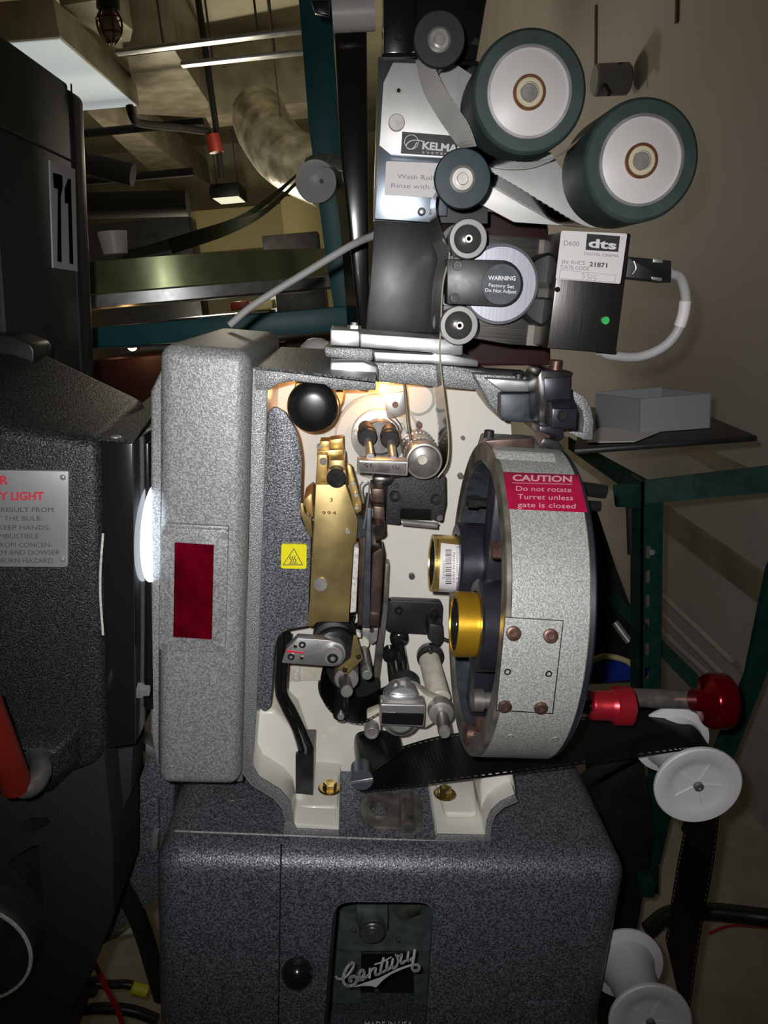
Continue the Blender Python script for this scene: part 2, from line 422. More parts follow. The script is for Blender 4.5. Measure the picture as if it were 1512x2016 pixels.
def strokes(b, paths, mapf, d=.0002):
    for w, pts in paths:
        q = [(p.x, p.y) for p in smooth_path([(x, y, 0) for x, y in pts], 5)] if len(pts) > 2 else pts
        for (ax, ay), (cx, cy) in zip(q, q[1:]):
            L = math.hypot(cx - ax, cy - ay) or 1; nx = -(cy - ay) / L * w / 2; ny = (cx - ax) / L * w / 2
            f = [mapf(ax + nx, ay + ny, 0), mapf(cx + nx, cy + ny, 0), mapf(cx - nx, cy - ny, 0), mapf(ax - nx, ay - ny, 0)]
            b.prism(f, (0, -d, 0))
        for x, y in q:
            b.prism([mapf(x + w / 2 * math.cos(a * math.pi / 5), y + w / 2 * math.sin(a * math.pi / 5), 0) for a in range(10)], (0, -d * 1.02, 0))
    return b
ZT = 0.877                                   # top of the sound head
# ================================================================== room shell
def WB(x0, x1, y0, y1, z0, z1): return B().box((x0, y0, z0), (x1, y1, z1))
solo('floor', WB(-4, .95, -2.5, 8, -.05, 0), 'floor_vinyl', '', '', TI, kind='structure')
solo('wall_right', WB(.95, 1.05, -2.5, 8, 0, 3.0), 'wall_paint', '', '', TI, kind='structure')
solo('wall_left', WB(-2.7, -2.6, -2.5, 8, 0, 3.0), 'ceiling_paint', '', '', TI, kind='structure')
solo('wall_back', WB(-4, .95, 8, 8.1, 0, 3.0), 'ceiling_paint', '', '', TI, kind='structure')
solo('ceiling', WB(-4, .95, -2.5, 8, 3.0, 3.1), 'ceiling_paint', '', '', TI, kind='structure')
solo('baseboard_right', WB(.935, .95, -2, 7.9, .62, .70), 'duct_metal', '', '', TI, kind='structure')
# ================================================================== sound head (lower cabinet)
sh = thing('sound_head', 'dark hammertone grey sound head cabinet with a small window, carrying the projector', 'cabinet', (.08, .15, .50))
xL = P(303, 1800, -.03).x; xR = P(1226, 1800, -.03).x
body = B().box((xL, -.034, .50), (xR, .33, ZT), .028, 6)
bo = part('body', body, 'hammer_base', sh)
wx0, wx1 = P(655, 1850, -.03).x, P(856, 1850, -.03).x
zt1 = P(740, 1776, -.03).z
win_px = rnd([(672, 1776), (832, 1776), (853, 1800), (838, 2120), (632, 2120)], [24, 14, 22, 4, 4])
win_px = rnd([(657, 1776), (855, 1777), (832, 2140), (628, 2140)], [36, 34, 4, 4], 8)
cut(bo, B().box((wx0 - .03, -.022, .52), (wx1 + .03, .14, ZT - .012)))
cut(bo, B().pp(win_px, -.06, .06, f=lambda x, y, Y: P(x, y, -.034) + V((0, Y + .034, 0))))
part('door_seam', B().pp([(552, 1662), (554.5, 1662), (548, 2100), (545.5, 2100)], -.0346, .0008), 'void_black', sh)
part('top_lip', B().tube([P(345, 1636, -.003), P(700, 1650, -.002), P(1190, 1668, -.002)], .0016, n=4), 'hammer_rim', sh)
part('window_pane', B().pp(win_px, -.028, .002), 'window_glass', sh)
part('window_gasket', B().pp([(657, 1776), (664, 1776), (636, 2120), (628, 2120)], -.0295, .004), 'black_rubber', sh)
inn = part('interior_plate', B().box((wx0 - .025, .10, .53), (wx1 + .025, .104, .86)).pp([(655, 1868), (860, 1872), (860, 1874), (655, 1871)], .096, .004), 'inner_grey', sh)
cut(inn, B().pp([(712, 1895), (815, 1897), (822, 2100), (708, 2100)], .08, .04))
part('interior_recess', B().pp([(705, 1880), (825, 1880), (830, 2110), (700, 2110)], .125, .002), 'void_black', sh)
bs = part('bearing_boss', B().disc(733, 1838, .055, 26, .05).pp([(700, 1790), (765, 1790), (765, 1835), (705, 1835)], .07, .03, .004), 'inner_grey', sh)
part('bearing_ring', B().ring(733, 1839, .050, 24, 13, .006), 'steel_dark', bs)
part('bearing_ring', B().ring(733, 1839, .048, 15, 8, .006), 'steel_dark', bs)
part('casting_rib', B().pp(rnd([(765, 1780), (830, 1780), (828, 1800), (800, 1812), (780, 1806)], 5), .085, .02, .003), 'stained_metal', sh)
for x, y in ((697, 1834), (785, 1854), (752, 1985), (742, 1950)): part('screw', B().disc(x, y, .094, 4.5, .008, seg=12), 'steel_dark', sh)
# Century script on the pane
z6 = lambda L: [(640 + x / 6, 1760 + y / 6) for x, y in L]
lg = B()
strokes(lg, [(w / 6, z6(p)) for w, p in [
 (24, [(130, 978), (150, 1000), (205, 1000), (262, 960), (318, 885), (340, 835), (325, 812), (290, 825)]),
 (30, [(318, 812), (280, 840), (240, 900), (215, 970), (215, 1030), (245, 1075), (290, 1088), (345, 1065), (372, 1020), (365, 985), (335, 972), (300, 985), (288, 1010), (310, 1030)]),
 (30, [(365, 1030), (420, 1000), (458, 950), (455, 905), (425, 905), (402, 950), (405, 1000), (440, 1012), (480, 985), (520, 950)]),
 (28, [(530, 885), (525, 985)]), (24, [(530, 930), (565, 880), (595, 880)]), (28, [(598, 880), (592, 945), (615, 955), (650, 935)]),
 (28, [(690, 760), (665, 850), (655, 915), (680, 925), (715, 900)]), (14, [(588, 832), (680, 800), (780, 745)]),
 (28, [(735, 800), (725, 880), (745, 895), (780, 850)]), (28, [(800, 770), (785, 860), (805, 878), (845, 850)]),
 (22, [(835, 720), (850, 745), (862, 790), (845, 850)]), (26, [(862, 730), (890, 735), (905, 715)]), (28, [(905, 725), (892, 800), (912, 818), (945, 790)]),
 (28, [(985, 690), (972, 770), (990, 790), (1025, 760)]), (30, [(1058, 665), (1040, 780), (1028, 860), (1040, 900), (1085, 905), (1112, 875), (1100, 840), (1065, 835)])]], onY(-.029))
lg.prism([P(x, y, -.029) for x, y in z6([(335, 1098), (460, 1050), (640, 990), (860, 880), (1000, 832), (1022, 828), (1015, 850), (900, 890), (770, 950), (690, 1010), (600, 1102), (545, 1086), (440, 1082)])], (0, -.0003, 0))
part('script_lettering', lg, 'logo_white', sh)
part('small_lettering', txt(B(), 'MADE IN USA', (718, 2022), (812, 2022), 11, onY(-.029)), 'logo_white', sh)
kb = part('door_knob', B().disc(583, 1941, -.062, 32, .022, [(0, 0), (.05, .35), (.25, .72), (.55, .96), (.8, 1), (1, .9), (1, .3), (1.3, .3)]), 'black_gloss', sh)
part('catch_pin', B().tube([P(585, 1888, -.036), P(584, 1918, -.038)], .0009, 8, 1), 'chrome', sh)
part('top_insert', B().ringm(Pz(457, 1570, ZT + .0002), (0, 0, 1), .008, .005, .002), 'steel_dark', sh)
part('corner_screw', B().disc(1160, 1677, -.02, 4, .003, seg=12), 'steel_dark', sh)
part('top_screw', B().lathe(Pz(1073, 1632, ZT), (0, 0, 1), [(0, .0018), (.001, .0018), (.0015, 0)], 12), 'steel_dark', sh)
part('corner_plate', B().pp(rnd([(1035, 1975), (1120, 1972), (1140, 1990), (1138, 2060), (1030, 2060)], 10), -.036, .004, .001), 'hammer_base', sh)
# cast flange with round hole on top of the sound head
fl = B()
o_ = [Pz(x, y, ZT) for x, y in rnd([(708, 1590), (722, 1568), (752, 1562), (775, 1570), (790, 1556), (812, 1562), (832, 1580), (830, 1636), (740, 1634), (712, 1620)], 8, 4)]
fl.prism(o_, (0, 0, .004), .001)
flo = part('cast_flange', fl, 'stained_metal', sh)
hc = Pz(745, 1601, ZT)
cut(flo, B().lathe(hc + V((0, 0, -.01)), (0, 0, 1), [(0, .0105), (.03, .0105)], 32))
part('flange_hub', B().ringm(hc, (0, 0, 1), .0145, .0105, .0065), 'stained_metal', flo)
part('flange_barrel', B().tube([Pz(800, 1568, ZT + .006), Pz(802, 1632, ZT + .006)], .0085, 16, 1), 'stained_metal', flo)
# side hood left of the sound head
# ================================================================== projector casting
pj = thing('projector_casting', 'cast projector mechanism frame with white enamelled film compartment and grey hammertone rim', 'projector', (.05, .05, ZT))
bw = B().pp([(528, 740), (1000, 745), (1010, 900), (1005, 1532), (560, 1532), (522, 1440)], .118, .012)
part('back_wall', bw, 'white_enamel', pj)
def shell(name, outer, inner, Y0, d, parent=pj, rim='hammer_rim'):
    """a wall of the compartment: grey rim in front, white enamel behind"""
    ring_ = outer + inner[::-1]
    part(name, B().pp(ring_, Y0 + .003, d - .003), 'white_enamel', parent)
    part(name + '_rim', B().pp(ring_, Y0, .003, .0006), rim, parent)
shell('left_wall', [(503, 727), (478, 1400), (478, 1522), (495, 1545), (540, 1573), (556, 1592), (568, 1640)],
      [(527, 762), (505, 1400), (498, 1508), (510, 1530), (552, 1556), (572, 1580), (579, 1622)], 0.0, .118)
part('left_foot', B().pp([(568, 1639), (668, 1639), (668, 1628), (579, 1622), (572, 1600)], .002, .12, .002), 'white_enamel', pj)
part('left_foot_rim', B().pp([(556, 1646), (668, 1647), (668, 1637), (584, 1633), (577, 1620), (560, 1620)], -.001, .004, .0008), 'hammer_rim', pj)
part('foot_cove', B().pp([(498, 1400), (540, 1398), (580, 1440), (600, 1500), (604, 1560), (585, 1610), (574, 1580), (552, 1556), (512, 1532), (498, 1510)], .045, .072, .006, 3), 'white_enamel', pj)
part('foot_pedestal', B().prism([Pz(x, y, ZT + .006) for x, y in rnd([(588, 1600), (665, 1600), (668, 1530), (610, 1530), (600, 1545)], 10)], (0, 0, .008), .003, 3), 'white_enamel', pj)
shell('right_foot', [(855, 1655), (966, 1657), (968, 1625), (976, 1605), (992, 1590), (1020, 1578)], [(862, 1644), (955, 1646), (958, 1618), (966, 1598), (985, 1580), (1014, 1566)], -.001, .12)
part('right_cove', B().pp([(948, 1610), (945, 1545), (952, 1518), (1008, 1510), (1018, 1570), (985, 1585), (966, 1600), (957, 1625)], .03, .08, .004, 3), 'white_enamel', pj)
part('foot_pedestal', B().prism([Pz(x, y, ZT + .006) for x, y in rnd([(875, 1612), (940, 1612), (930, 1535), (852, 1535)], 10)], (0, 0, .008), .003, 3), 'white_enamel', pj)
# top rail, stepped
part('top_rail', B().pp([(503, 727), (562, 733), (740, 754), (740, 768), (655, 768), (640, 757), (572, 750), (545, 757), (530, 768), (503, 768)], -.0009, .14, .0007), 'hammer_rim', pj)
part('top_cover', B().prism([Pz(x, y, P(600, 733, 0).z) for x, y in [(503, 726), (740, 752), (740, 712), (716, 694), (553, 686)]], (0, 0, .002)), 'hammer_dark', pj)
part('rail_step', B().pp([(650, 712), (716, 712), (744, 722), (744, 752), (648, 741)], .02, .1, .002), 'aluminium', pj)
part('rear_top_rail', B().pp([(736, 712), (870, 716), (975, 735), (980, 752), (1020, 770), (985, 765), (930, 768), (736, 752)], .05, .08, .002), 'hammer_rim', pj)
part('upper_arm', B().pp([(930, 735), (1060, 742), (1062, 830), (985, 826), (962, 795), (950, 770)], .035, .07, .003), 'hammer_rim', pj)
part('arm_slab', B().pp([(985, 775), (1050, 775), (1050, 833), (993, 830), (985, 820)], .02, .02, .002), 'slate_paint', pj)
part('arm_cap', B().prism([P(x, y, .02) for x, y in [(955, 745), (1048, 750), (1052, 772), (990, 772)]], (0, .06, 0), .002), 'aluminium', pj)
part('cap_screw', B().lathe(P(1020, 748, .04), (0, 0, 1), [(0, .006), (.006, .006), (.006, .003), (.004, 0)], 20), 'black_paint', pj)
# curved guard at the right end
arc = [(1128, 768), (1150, 780), (1163, 800), (1169, 830), (1167, 866), (1150, 866), (1120, 852), (1126, 848), (1148, 852), (1150, 830), (1146, 808), (1130, 790)]
part('curved_guard', B().pp(arc, .03, .06, .001), 'hammer_rim', pj)
part('guard_liner', B().pp([(1100, 790), (1130, 790), (1146, 808), (1150, 830), (1148, 852), (1100, 850)], .06, .03), 'white_enamel', pj)
# bosses and screws of the compartment wall
for x, y, r in ((721, 765, 7), (722, 797, 7), (907, 938, 6), (811, 1136, 6), (912, 863, 4), (987, 1390, 6)):
    part('wall_screw', B().disc(x, y, .112, r, .008, seg=16), 'steel_dark', pj)
part('wall_boss', B().disc(742, 862, .104, 84, .016, bev=.06), 'white_enamel', pj)
part('oval_boss', B().disc(824, 786, .110, 34, .01, bev=.2), 'white_enamel', pj)
part('lower_recess', B().pp([(560, 1310), (640, 1308), (640, 1340), (562, 1342)], .112, .01, .001), 'old_paint', pj)
part('lower_recess_bar', B().pp([(577, 1305), (590, 1305), (590, 1342), (577, 1342)], .106, .006, .001), 'felt_white', pj)
part('cable_slot', B().pp([(582, 1485), (618, 1485), (616, 1565), (582, 1562)], .040, .05), 'gunmetal', pj)
part('wall_strip', B().pp([(757, 1110), (768, 1112), (764, 1200), (748, 1335), (735, 1335)], .100, .02, .001), 'stained_metal', pj)
part('black_wall_disc', B().disc(688, 1350, .1165, 62, .0005, bev=.0), 'void_black', pj)  # flat black disc on the back wall behind the film loop
# mounting slabs on top
part('mounting_slab', B().pp([(650, 648), (708, 651), (708, 683), (650, 680)], .03, .08, .0015), 'aluminium', pj)
part('mounting_slab', B().pp([(709, 656), (912, 670), (911, 700), (860, 698), (852, 694), (709, 684)], .015, .10, .0015), 'aluminium', pj)
part('mounting_slab', B().pp([(735, 692), (850, 698), (862, 692), (942, 710), (942, 722), (860, 718), (850, 716), (738, 712)], .02, .1, .0015), 'aluminium', pj)
part('slab_riser', B().pp([(636, 682), (735, 686), (735, 712), (640, 704)], .05, .08, .003), 'hammer_rim', pj)
part('slab_nut', B().lathe(P(697, 649, .07), (0, 0, 1), [(0, .007), (.004, .007), (.004, .004), (.007, .003), (.007, 0)], 6), 'steel', pj)
# bolts that hold the feet
for x, y, tilt, where in ((649, 1545, .1, 'left'), (876, 1556, .5, 'right')):
    zz = ZT + .0145; c = Pz(x, y + 8, zz)
    bt = thing('foot_bolt', 'gold plated hex bolt and washer on the %s white foot of the projector' % where, 'bolt', c)
    part('washer', B().lathe(c, (0, 0, 1), [(0, .0128), (.0008, .0135), (.0022, .012), (.0026, .007)], 32), 'zinc_gold', bt)
    part('hex_head', B().lathe(c + V((0, 0, .0024)), (0, 0, 1), [(0, .0082), (.0055, .0082), (.0066, .0072), (.0066, .0045), (.0052, 0)], 6, up=(math.cos(tilt), math.sin(tilt), 0)), 'zinc_gold', bt)
# ================================================================== shutter housing
so = thing('shutter_housing', 'tall silver hammertone shutter housing with dark red inspection window left of the compartment', 'housing', (-.15, .1, .9))
part('shell', B().pp([(311, 676), (492, 690), (472, 1552), (309, 1549)], -.022, .30, .013, 5), 'hammer_silver', so)
part('side_flange', B().pp([(296, 770), (330, 700), (345, 700), (345, 1520), (305, 1500), (296, 1440)], .0, .2, .008, 3), 'hammer_silver', so)
part('rear_flange', B().pp([(480, 720), (505, 724), (480, 1400), (478, 1540), (465, 1540)], .005, .2, .002), 'hammer_rim', so)
wp = part('window_plate', B().pp(rnd([(316, 1036), (450, 1044), (443, 1286), (313, 1281)], 8), -.025, .004, .0008), 'hammer_silver', so)
part('red_pane', B().pp([(344, 1068), (421, 1073), (417, 1259), (341, 1254)], -.0262, .002), 'red_glass', wp)
for x, y in ((325, 1049), (441, 1056), (323, 1272), (434, 1278)):
    part('screw', B().disc(x, y, -.0268, 7, .003, seg=16), 'steel', wp)
part('lintel', B().pp([(325, 1031), (450, 1037), (450, 1045), (322, 1040)], -.028, .006, .001), 'hammer_silver', so)
part('seam', B().tube([P(320, 780, -.0222), P(313, 1300, -.0222), P(312, 1500, -.0222)], .0005, 6, 1), 'hammer_dark', so)
# ================================================================== heat shield panel with sticker
hs = thing('heat_shield', 'blue-grey hammertone heat shield with a yellow hot surface sticker', 'panel', P(560, 1390, .012))
part('panel', B().pp(rnd([(528, 812), (538, 800), (560, 808), (586, 850), (595, 900), (592, 1000), (604, 1040), (613, 1062), (606, 1233), (566, 1240), (548, 1252), (540, 1280), (533, 1392), (520, 1402), (507, 1392), (512, 1100)], [4, 8, 10, 20, 20, 12, 8, 6, 4, 8, 10, 10, 8, 8, 4, 2]), .012, .006, .0012), 'hammer_dark', hs)
part('ledge', B().pp([(540, 1060), (612, 1064), (612, 1067), (540, 1062)], .008, .006), 'hammer_dark', hs)
st = part('sticker', B().pp(rnd([(554, 1071), (604, 1072), (603, 1120), (553, 1119)], 4), .0098, .0022), 'warning_yellow', hs)
tk = B(); strokes(tk, [(1.4, [(578.5, 1080), (595.5, 1112), (557.5, 1112)][i:i + 2]) for i in (0, 1)] + [(1.4, [(557.5, 1112), (578.5, 1080)])] +
    [(1.5, [(x, 1095), (x - 2.2, 1099), (x + 1.4, 1103), (x - 1, 1107.5)]) for x in (572.5, 577, 581.5)] + [(1.2, [(569, 1109), (586, 1109)])], onY(.0098))
part('warning_symbol', tk, 'label_ink', st)
# ================================================================== black knob
kn = thing('inspection_knob', 'large round black knob in the upper left of the compartment, lit from behind', 'knob', P(615, 804, .07))
part('knob_head', B().disc(615, 804, .004, 52, .022, [(0, 0), (.02, .45), (.10, .78), (.3, .95), (.55, 1), (.9, .96), (1, .85), (1, 0)], 48), 'knob_black', kn)
part('shaft', B().disc(622, 790, .03, 16, .085), 'steel_dark', kn)
part('collar', B().ring(628, 775, .07, 50, 34, .03), 'brass_bright', kn)
part('bulb', B().disc(586, 765, .078, 4, .01), 'hot_bulb', kn, 'small glowing inspection bulb')
# ================================================================== film gate
fg = thing('film_gate', 'brass film gate cover with dark steel rails down the middle of the compartment', 'gate', P(660, 1235, .05))
cv = part('brass_cover', B().pp(rnd([(621, 954), (681, 954), (705, 1025), (701, 1069), (696, 1072), (688, 1202), (687, 1225), (634, 1224), (623, 1226), (617, 1234), (605, 1233), (610, 1180)], [2, 2, 2, 2, 2, 2, 2, 4, 4, 4, 2, 1]), .002, .005, .0012), 'brass', fg)
for x, y, r in ((685, 1047, 5), (631, 1152, 14)): part('rivet', B().disc(x, y, -.0005, r, .004, seg=28), 'steel', cv)
part('stamped_number', txt(txt(B(), '3', (649, 988), (655, 988), 8, onY(.0018)), '994', (634, 1013), (662, 1013), 7, onY(.0018), spacing=1.3), 'gunmetal', cv)
part('side_fin', B().pp([(590, 992), (596, 990), (600, 1010), (613, 1022), (615, 1060), (600, 1045), (590, 1020)], .012, .003, .0006), 'brass', fg)
part('curved_guide', B().tube([P(606, 985, .03), P(612, 1000, .03), P(616, 1015, .03)], .004, 10, 4).pp([(596, 985), (614, 970), (618, 1020), (604, 1010)], .02, .05, .002), 'brass_bright', fg)
tb = part('top_block', B().pp([(646, 905), (680, 905), (682, 953), (645, 953)], .005, .05, .002), 'brass', fg)
part('spindle', B().disc(662, 942, -.012, 19, .03), 'gunmetal', tb)
part('lamp_bracket', B().pp([(625, 895), (645, 895), (645, 955), (621, 953)], .015, .03, .001).pp([(630, 868), (650, 868), (650, 890), (630, 890)], .03, .02, .001).pp([(648, 866), (676, 862), (676, 885), (650, 888)], .04, .02, .001).pp([(624, 888), (676, 884), (678, 902), (624, 900)], .028, .03, .001), 'brass_bright', fg)
part('bracket_screw', B().disc(636, 909, .010, 7, .008, seg=18), 'chrome', fg)
part('bracket_screw', B().disc(628, 880, .028, 5, .006, seg=18), 'chrome', fg)
part('blade', B().pp([(683, 915), (692, 918), (712, 990), (712, 1006), (702, 1012), (696, 1000), (686, 950)], .014, .01, .0012), 'brass_bright', fg)
for x, y in ((695, 952), (701, 975), (702, 1000)): part('blade_screw', B().disc(x, y, .010, 4.5, .006, seg=14), 'steel', fg)
part('spring_loop', B().tube([P(716, 990, .01), P(709, 960, .01), P(716, 948, .01), P(726, 950, .01), P(727, 965, .01), P(722, 1000, .01), P(716, 1040, .012)], .0009, 8, 5), 'chrome', fg)
part('pressure_wheel', B().disc(705, 1040, .018, 22, .01), 'black_rubber', fg)
part('felt_strip', B().pp([(697, 1076), (707, 1080), (701, 1205), (689, 1207)], .018, .02, .001), 'felt_white', fg)
part('film_channel', B().pp([(706, 1060), (724, 1000), (730, 1000), (722, 1232), (704, 1232), (705, 1200), (707, 1080)], .022, .06, .001), 'bronze_brown', fg)
part('slate_rail', B().pp([(722, 1000), (732, 1000), (728, 1236), (713, 1236)], .012, .06, .001), 'slate_paint', fg)
part('rear_rail', B().pp([(730, 1002), (740, 1002), (744, 1236), (726, 1236)], .03, .06, .001), 'gunmetal', fg)
part('brown_shoe', B().pp(rnd([(733, 1090), (751, 1078), (756, 1086), (749, 1208), (729, 1208)], 5), .006, .03, .002, 3), 'bronze_brown', fg)
part('brown_foot', B().pp([(729, 1205), (748, 1207), (745, 1234), (726, 1232)], .004, .04, .001), 'bronze_brown', fg)
part('upper_block', B().pp([(734, 996), (758, 998), (758, 1048), (736, 1046)], .02, .05, .002).pp([(730, 962), (757, 962), (757, 992), (732, 990)], .03, .04, .002), 'bronze_brown', fg)
part('knurled_pin', B().disc(745, 1046, -.004, 12.5, .05), 'rust_bolt', fg)
part('pin_cap', B().disc(745, 1046, -.006, 11, .003), 'gunmetal', fg)
# ================================================================== black gearbox block
gb = thing('sprocket_gearbox', 'black crackle-finish block with spring under the upper sprocket', 'gearbox', P(820, 1040, .09))
gbb = part('block', B().pp([(762, 944), (800, 938), (878, 938), (879, 992), (871, 1030), (848, 1022), (848, 1005), (790, 1003), (788, 1034), (758, 1031)], .058, .055, .002), 'black_crackle', gb)
part('inner_bay', B().pp([(786, 990), (850, 992), (850, 1024), (786, 1022)], .075, .035, .001), 'black_gloss', gb)
for x, y, r in ((778, 978, 11), (858, 985, 10)): part('socket_screw', B().ring(x, y, .053, r, r * .55, .006, 24), 'gunmetal', gb)
for x, y in ((781, 957), (862, 962), (778, 1006), (829, 984)): part('plug', B().disc(x, y, .0565, 5, .004, seg=16), 'black_crackle', gb)
hx = []
a0, a1 = P(790, 1028, .05), P(862, 1035, .05)
for i in range(260): t = i / 259; a = i * 2 * math.pi / 8; hx.append(a0.lerp(a1, t) + V((0, math.cos(a), math.sin(a))) * .0028)
part('coil_spring', B().tube(hx, .0006, 6, 1), 'steel', gb)
part('spring_screw', B().disc(866, 1020, .045, 7, .012, seg=6), 'steel_dark', gb)
part('shaft_bar', B().pp([(733, 938), (778, 940), (772, 954), (756, 962), (735, 960)], .045, .06, .003), 'gunmetal', gb)
# ================================================================== upper sprocket
us = thing('upper_feed_sprocket', 'steel feed sprocket drum with pale hub at upper right of the compartment', 'sprocket', P(830, 905, .09))
part('drum', B().disc(835, 909, .018, 37, .085, [(0, .86), (.01, .97), (.04, 1), (.10, 1), (.12, .94), (.30, .94), (.31, 1), (.36, 1), (.37, .9), (.80, .9), (.82, .98), (.95, .98), (1, .9), (1, 0)]), 'steel', us)
part('face_disc', B().disc(835, 909, .0165, 32, .003, [(0, 0), (0, .9), (.4, 1), (1, 1)]), 'steel_dark', us)
part('hub', B().disc(832, 906, .0135, 9.5, .006, seg=24), 'old_paint', us)
tt = B(); cc = P(835, 909, .018)
for yy in (.045, .078):
    for k in range(28):
        a = k * 2 * math.pi / 28; r = S(835, 909, .018, 37) * .95; d = V((math.cos(a), 0, math.sin(a))); e = V((-math.sin(a), 0, math.cos(a)))
        c = V((cc.x, yy, cc.z)) + d * r
        tt.hull([c + e * .0009 + V((0, .0009, 0)), c - e * .0009 + V((0, .0009, 0)), c - e * .0009 - V((0, .0009, 0)), c + e * .0009 - V((0, .0009, 0))],
                [c + d * .0014 + e * .0004 + V((0, .0005, 0)), c + d * .0014 - e * .0004 + V((0, .0005, 0)), c + d * .0014 - e * .0004 - V((0, .0005, 0)), c + d * .0014 + e * .0004 - V((0, .0005, 0))])
part('teeth', tt, 'steel', us)
# ================================================================== upper pad roller arm 35/70
pa = thing('upper_pad_roller_arm', 'steel pad roller block stamped 35 and 70 with two black rollers behind', 'pad roller', P(750, 920, .06))
part('wall_plate', B().disc(747, 862, .092, 56, .014, [(0, 0), (0, .6), (.1, .62), (.2, .97), (.5, 1), (1, 1), (1, 0)]), 'steel', pa)
for x, y in ((702, 853), (749, 824), (790, 840)): part('plate_screw', B().disc(x, y, .090, 6, .006, seg=16), 'steel', pa)
part('arm_boss', B().disc(748, 862, .075, 34, .02), 'steel_dark', pa)
part('block', B().pp(rnd([(704, 905), (805, 908), (803, 938), (703, 931)], 4), .0, .018, .002, 3), 'steel', pa)
part('block_face', B().pp(rnd([(707, 908), (801, 911), (799, 934), (707, 928)], 3), -.0008, .003, .0006), 'steel_dark', pa)
part('stamped_number', txt(txt(B(), '35', (736, 913), (718, 912), 8, onY(-.0011)), '70', (790, 917), (773, 915), 8, onY(-.0011)), 'gunmetal', pa)
for (x, y, X, Y_) in ((723, 860, 729, 900), (768, 864, 774, 905)):
    part('spindle', B().cyl(P(x, y, .065), P(X, Y_, .012), .0042), 'steel', pa)
    ax = (P(x, y, .065) - P(X, Y_, .012)).normalized(); c = P(x, y, .055)
    part('pad_roller', B().lathe(c - ax * .004, ax, [(0, .004), (0, .0088), (.002, .0098), (.004, .0098), (.005, .0085), (.008, .0085), (.009, .0098), (.013, .0098), (.014, .008), (.03, .008), (.03, 0)], 32), 'black_rubber', pa)
part('spring_plate', B().pp([(756, 778), (796, 770), (798, 815), (775, 824), (762, 822)], .085, .003, .0006), 'aluminium', pa)
part('plate_rivet', B().disc(778, 797, .080, 6, .006, seg=20), 'rust_bolt', pa)
part('wire_bundle', B().tube([P(742, 748, .06), P(790, 752, .058), P(797, 760, .056), P(803, 830, .054), P(810, 870, .05)], .0016, 8, 4), 'stained_metal', pa)
part('wire_bundle', B().tube([P(765, 822, .08), P(780, 835, .075), P(786, 850, .07), P(792, 888, .05)], .001, 8, 4).tube([P(772, 815, .08), P(790, 840, .07), P(786, 860, .07)], .0007, 6, 4), 'steel_dark', pa)
part('bracket_sheet', B().pp([(772, 825), (800, 818), (806, 845), (790, 860), (778, 845)], .095, .004, .001), 'old_paint', pa)
part('screw', B().disc(825, 838, .105, 7, .01, seg=6), 'rust_bolt', pa)
# ================================================================== lower intermittent assembly
li = thing('lower_sprocket_assembly', 'grey bracket with chrome bearing, dark sprocket and knurled pins below the gate', 'sprocket', P(650, 1320, .05))
part('sprocket_drum', B().disc(660, 1278, .012, 42, .09, [(0, 0), (0, .9), (.02, .98), (.1, 1), (.14, 1), (.16, .9), (.4, .9), (.42, 1), (.48, 1), (.5, .88), (.9, .88), (.92, .98), (1, .98), (1, 0)]), 'gunmetal', li)
part('pad_shoe', B().disc(655, 1262, .02, 40, .05, [(0, .8), (.05, .97), (.1, 1), (1, 1), (1, 0)]), 'black_rubber', li)
ba = part('bracket_arm', B().pp(rnd([(555, 1305), (563, 1280), (585, 1257), (650, 1261), (676, 1270), (682, 1290), (672, 1308), (655, 1312)], [1, 3, 3, 8, 10, 8, 8, 4]), .0, .012, .0012), 'aluminium', li)
for x, y in ((595, 1270), (573, 1294)): part('socket_screw', B().ring(x, y, -.002, 7, 3.4, .004, 20), 'gunmetal', ba)
for x, y in ((581.5, 1273), (594, 1296)): part('pin', B().disc(x, y, -.001, 3.8, .003, seg=14), 'zinc_gold', ba)
part('red_mark', B().pp([(564, 1280), (598, 1284), (597, 1287), (564, 1284)], -.0004, .0006), 'red_plastic', ba)
cb = part('bearing_cap', B().disc(656, 1292, -.008, 19.5, .010, [(0, .62), (0, .9), (.1, 1), (1, 1), (1, 0)]), 'steel', li)
part('bearing_socket', B().ring(655, 1297, -.0085, 11, 5, .006, 28), 'gunmetal', cb)
part('brass_bracket', B().pp(rnd([(696, 1250), (703, 1254), (715, 1296), (712, 1300), (683, 1328), (678, 1326), (665, 1316), (690, 1296)], 3), .004, .003, .0008), 'brass', li)
for x, y in ((706, 1294), (679, 1320)): part('bracket_screw', B().ring(x, y, .001, 5, 2, .004, 16), 'gunmetal', li)
part('roller_hub', B().disc(682, 1338, .022, 24, .06), 'steel', li)
part('knurled_pin', B().cyl(P(678, 1338, .02), P(683, 1362, -.012), S(683, 1362, -.012, 12.5), bev=.0006), 'steel_dark', li)
part('pin_end', B().disc(683, 1363, -.0135, 12, .003, [(0, 0), (0, .85), (.5, 1), (1, 1)]), 'steel', li)
part('second_pin', B().cyl(P(716, 1280, .06), P(722, 1322, .006), .0055), 'steel_dark', li)
part('second_pin_end', B().cyl(P(721, 1318, .008), P(723, 1330, -.004), .0053), 'steel', li)
part('pin_collar', B().disc(714, 1268, .06, 13, .025), 'old_paint', li)
part('hinge_plate', B().pp([(702, 1236), (745, 1238), (742, 1262), (732, 1270), (714, 1256), (704, 1252)], .062, .006, .001), 'aluminium', li)
part('hinge_screw', B().disc(732, 1242, .058, 4.5, .005, seg=14), 'rust_bolt', li)
part('torn_lining', B().pp([(700, 1244), (710, 1246), (712, 1258), (703, 1256)], .01, .01, .002), 'felt_white', li)
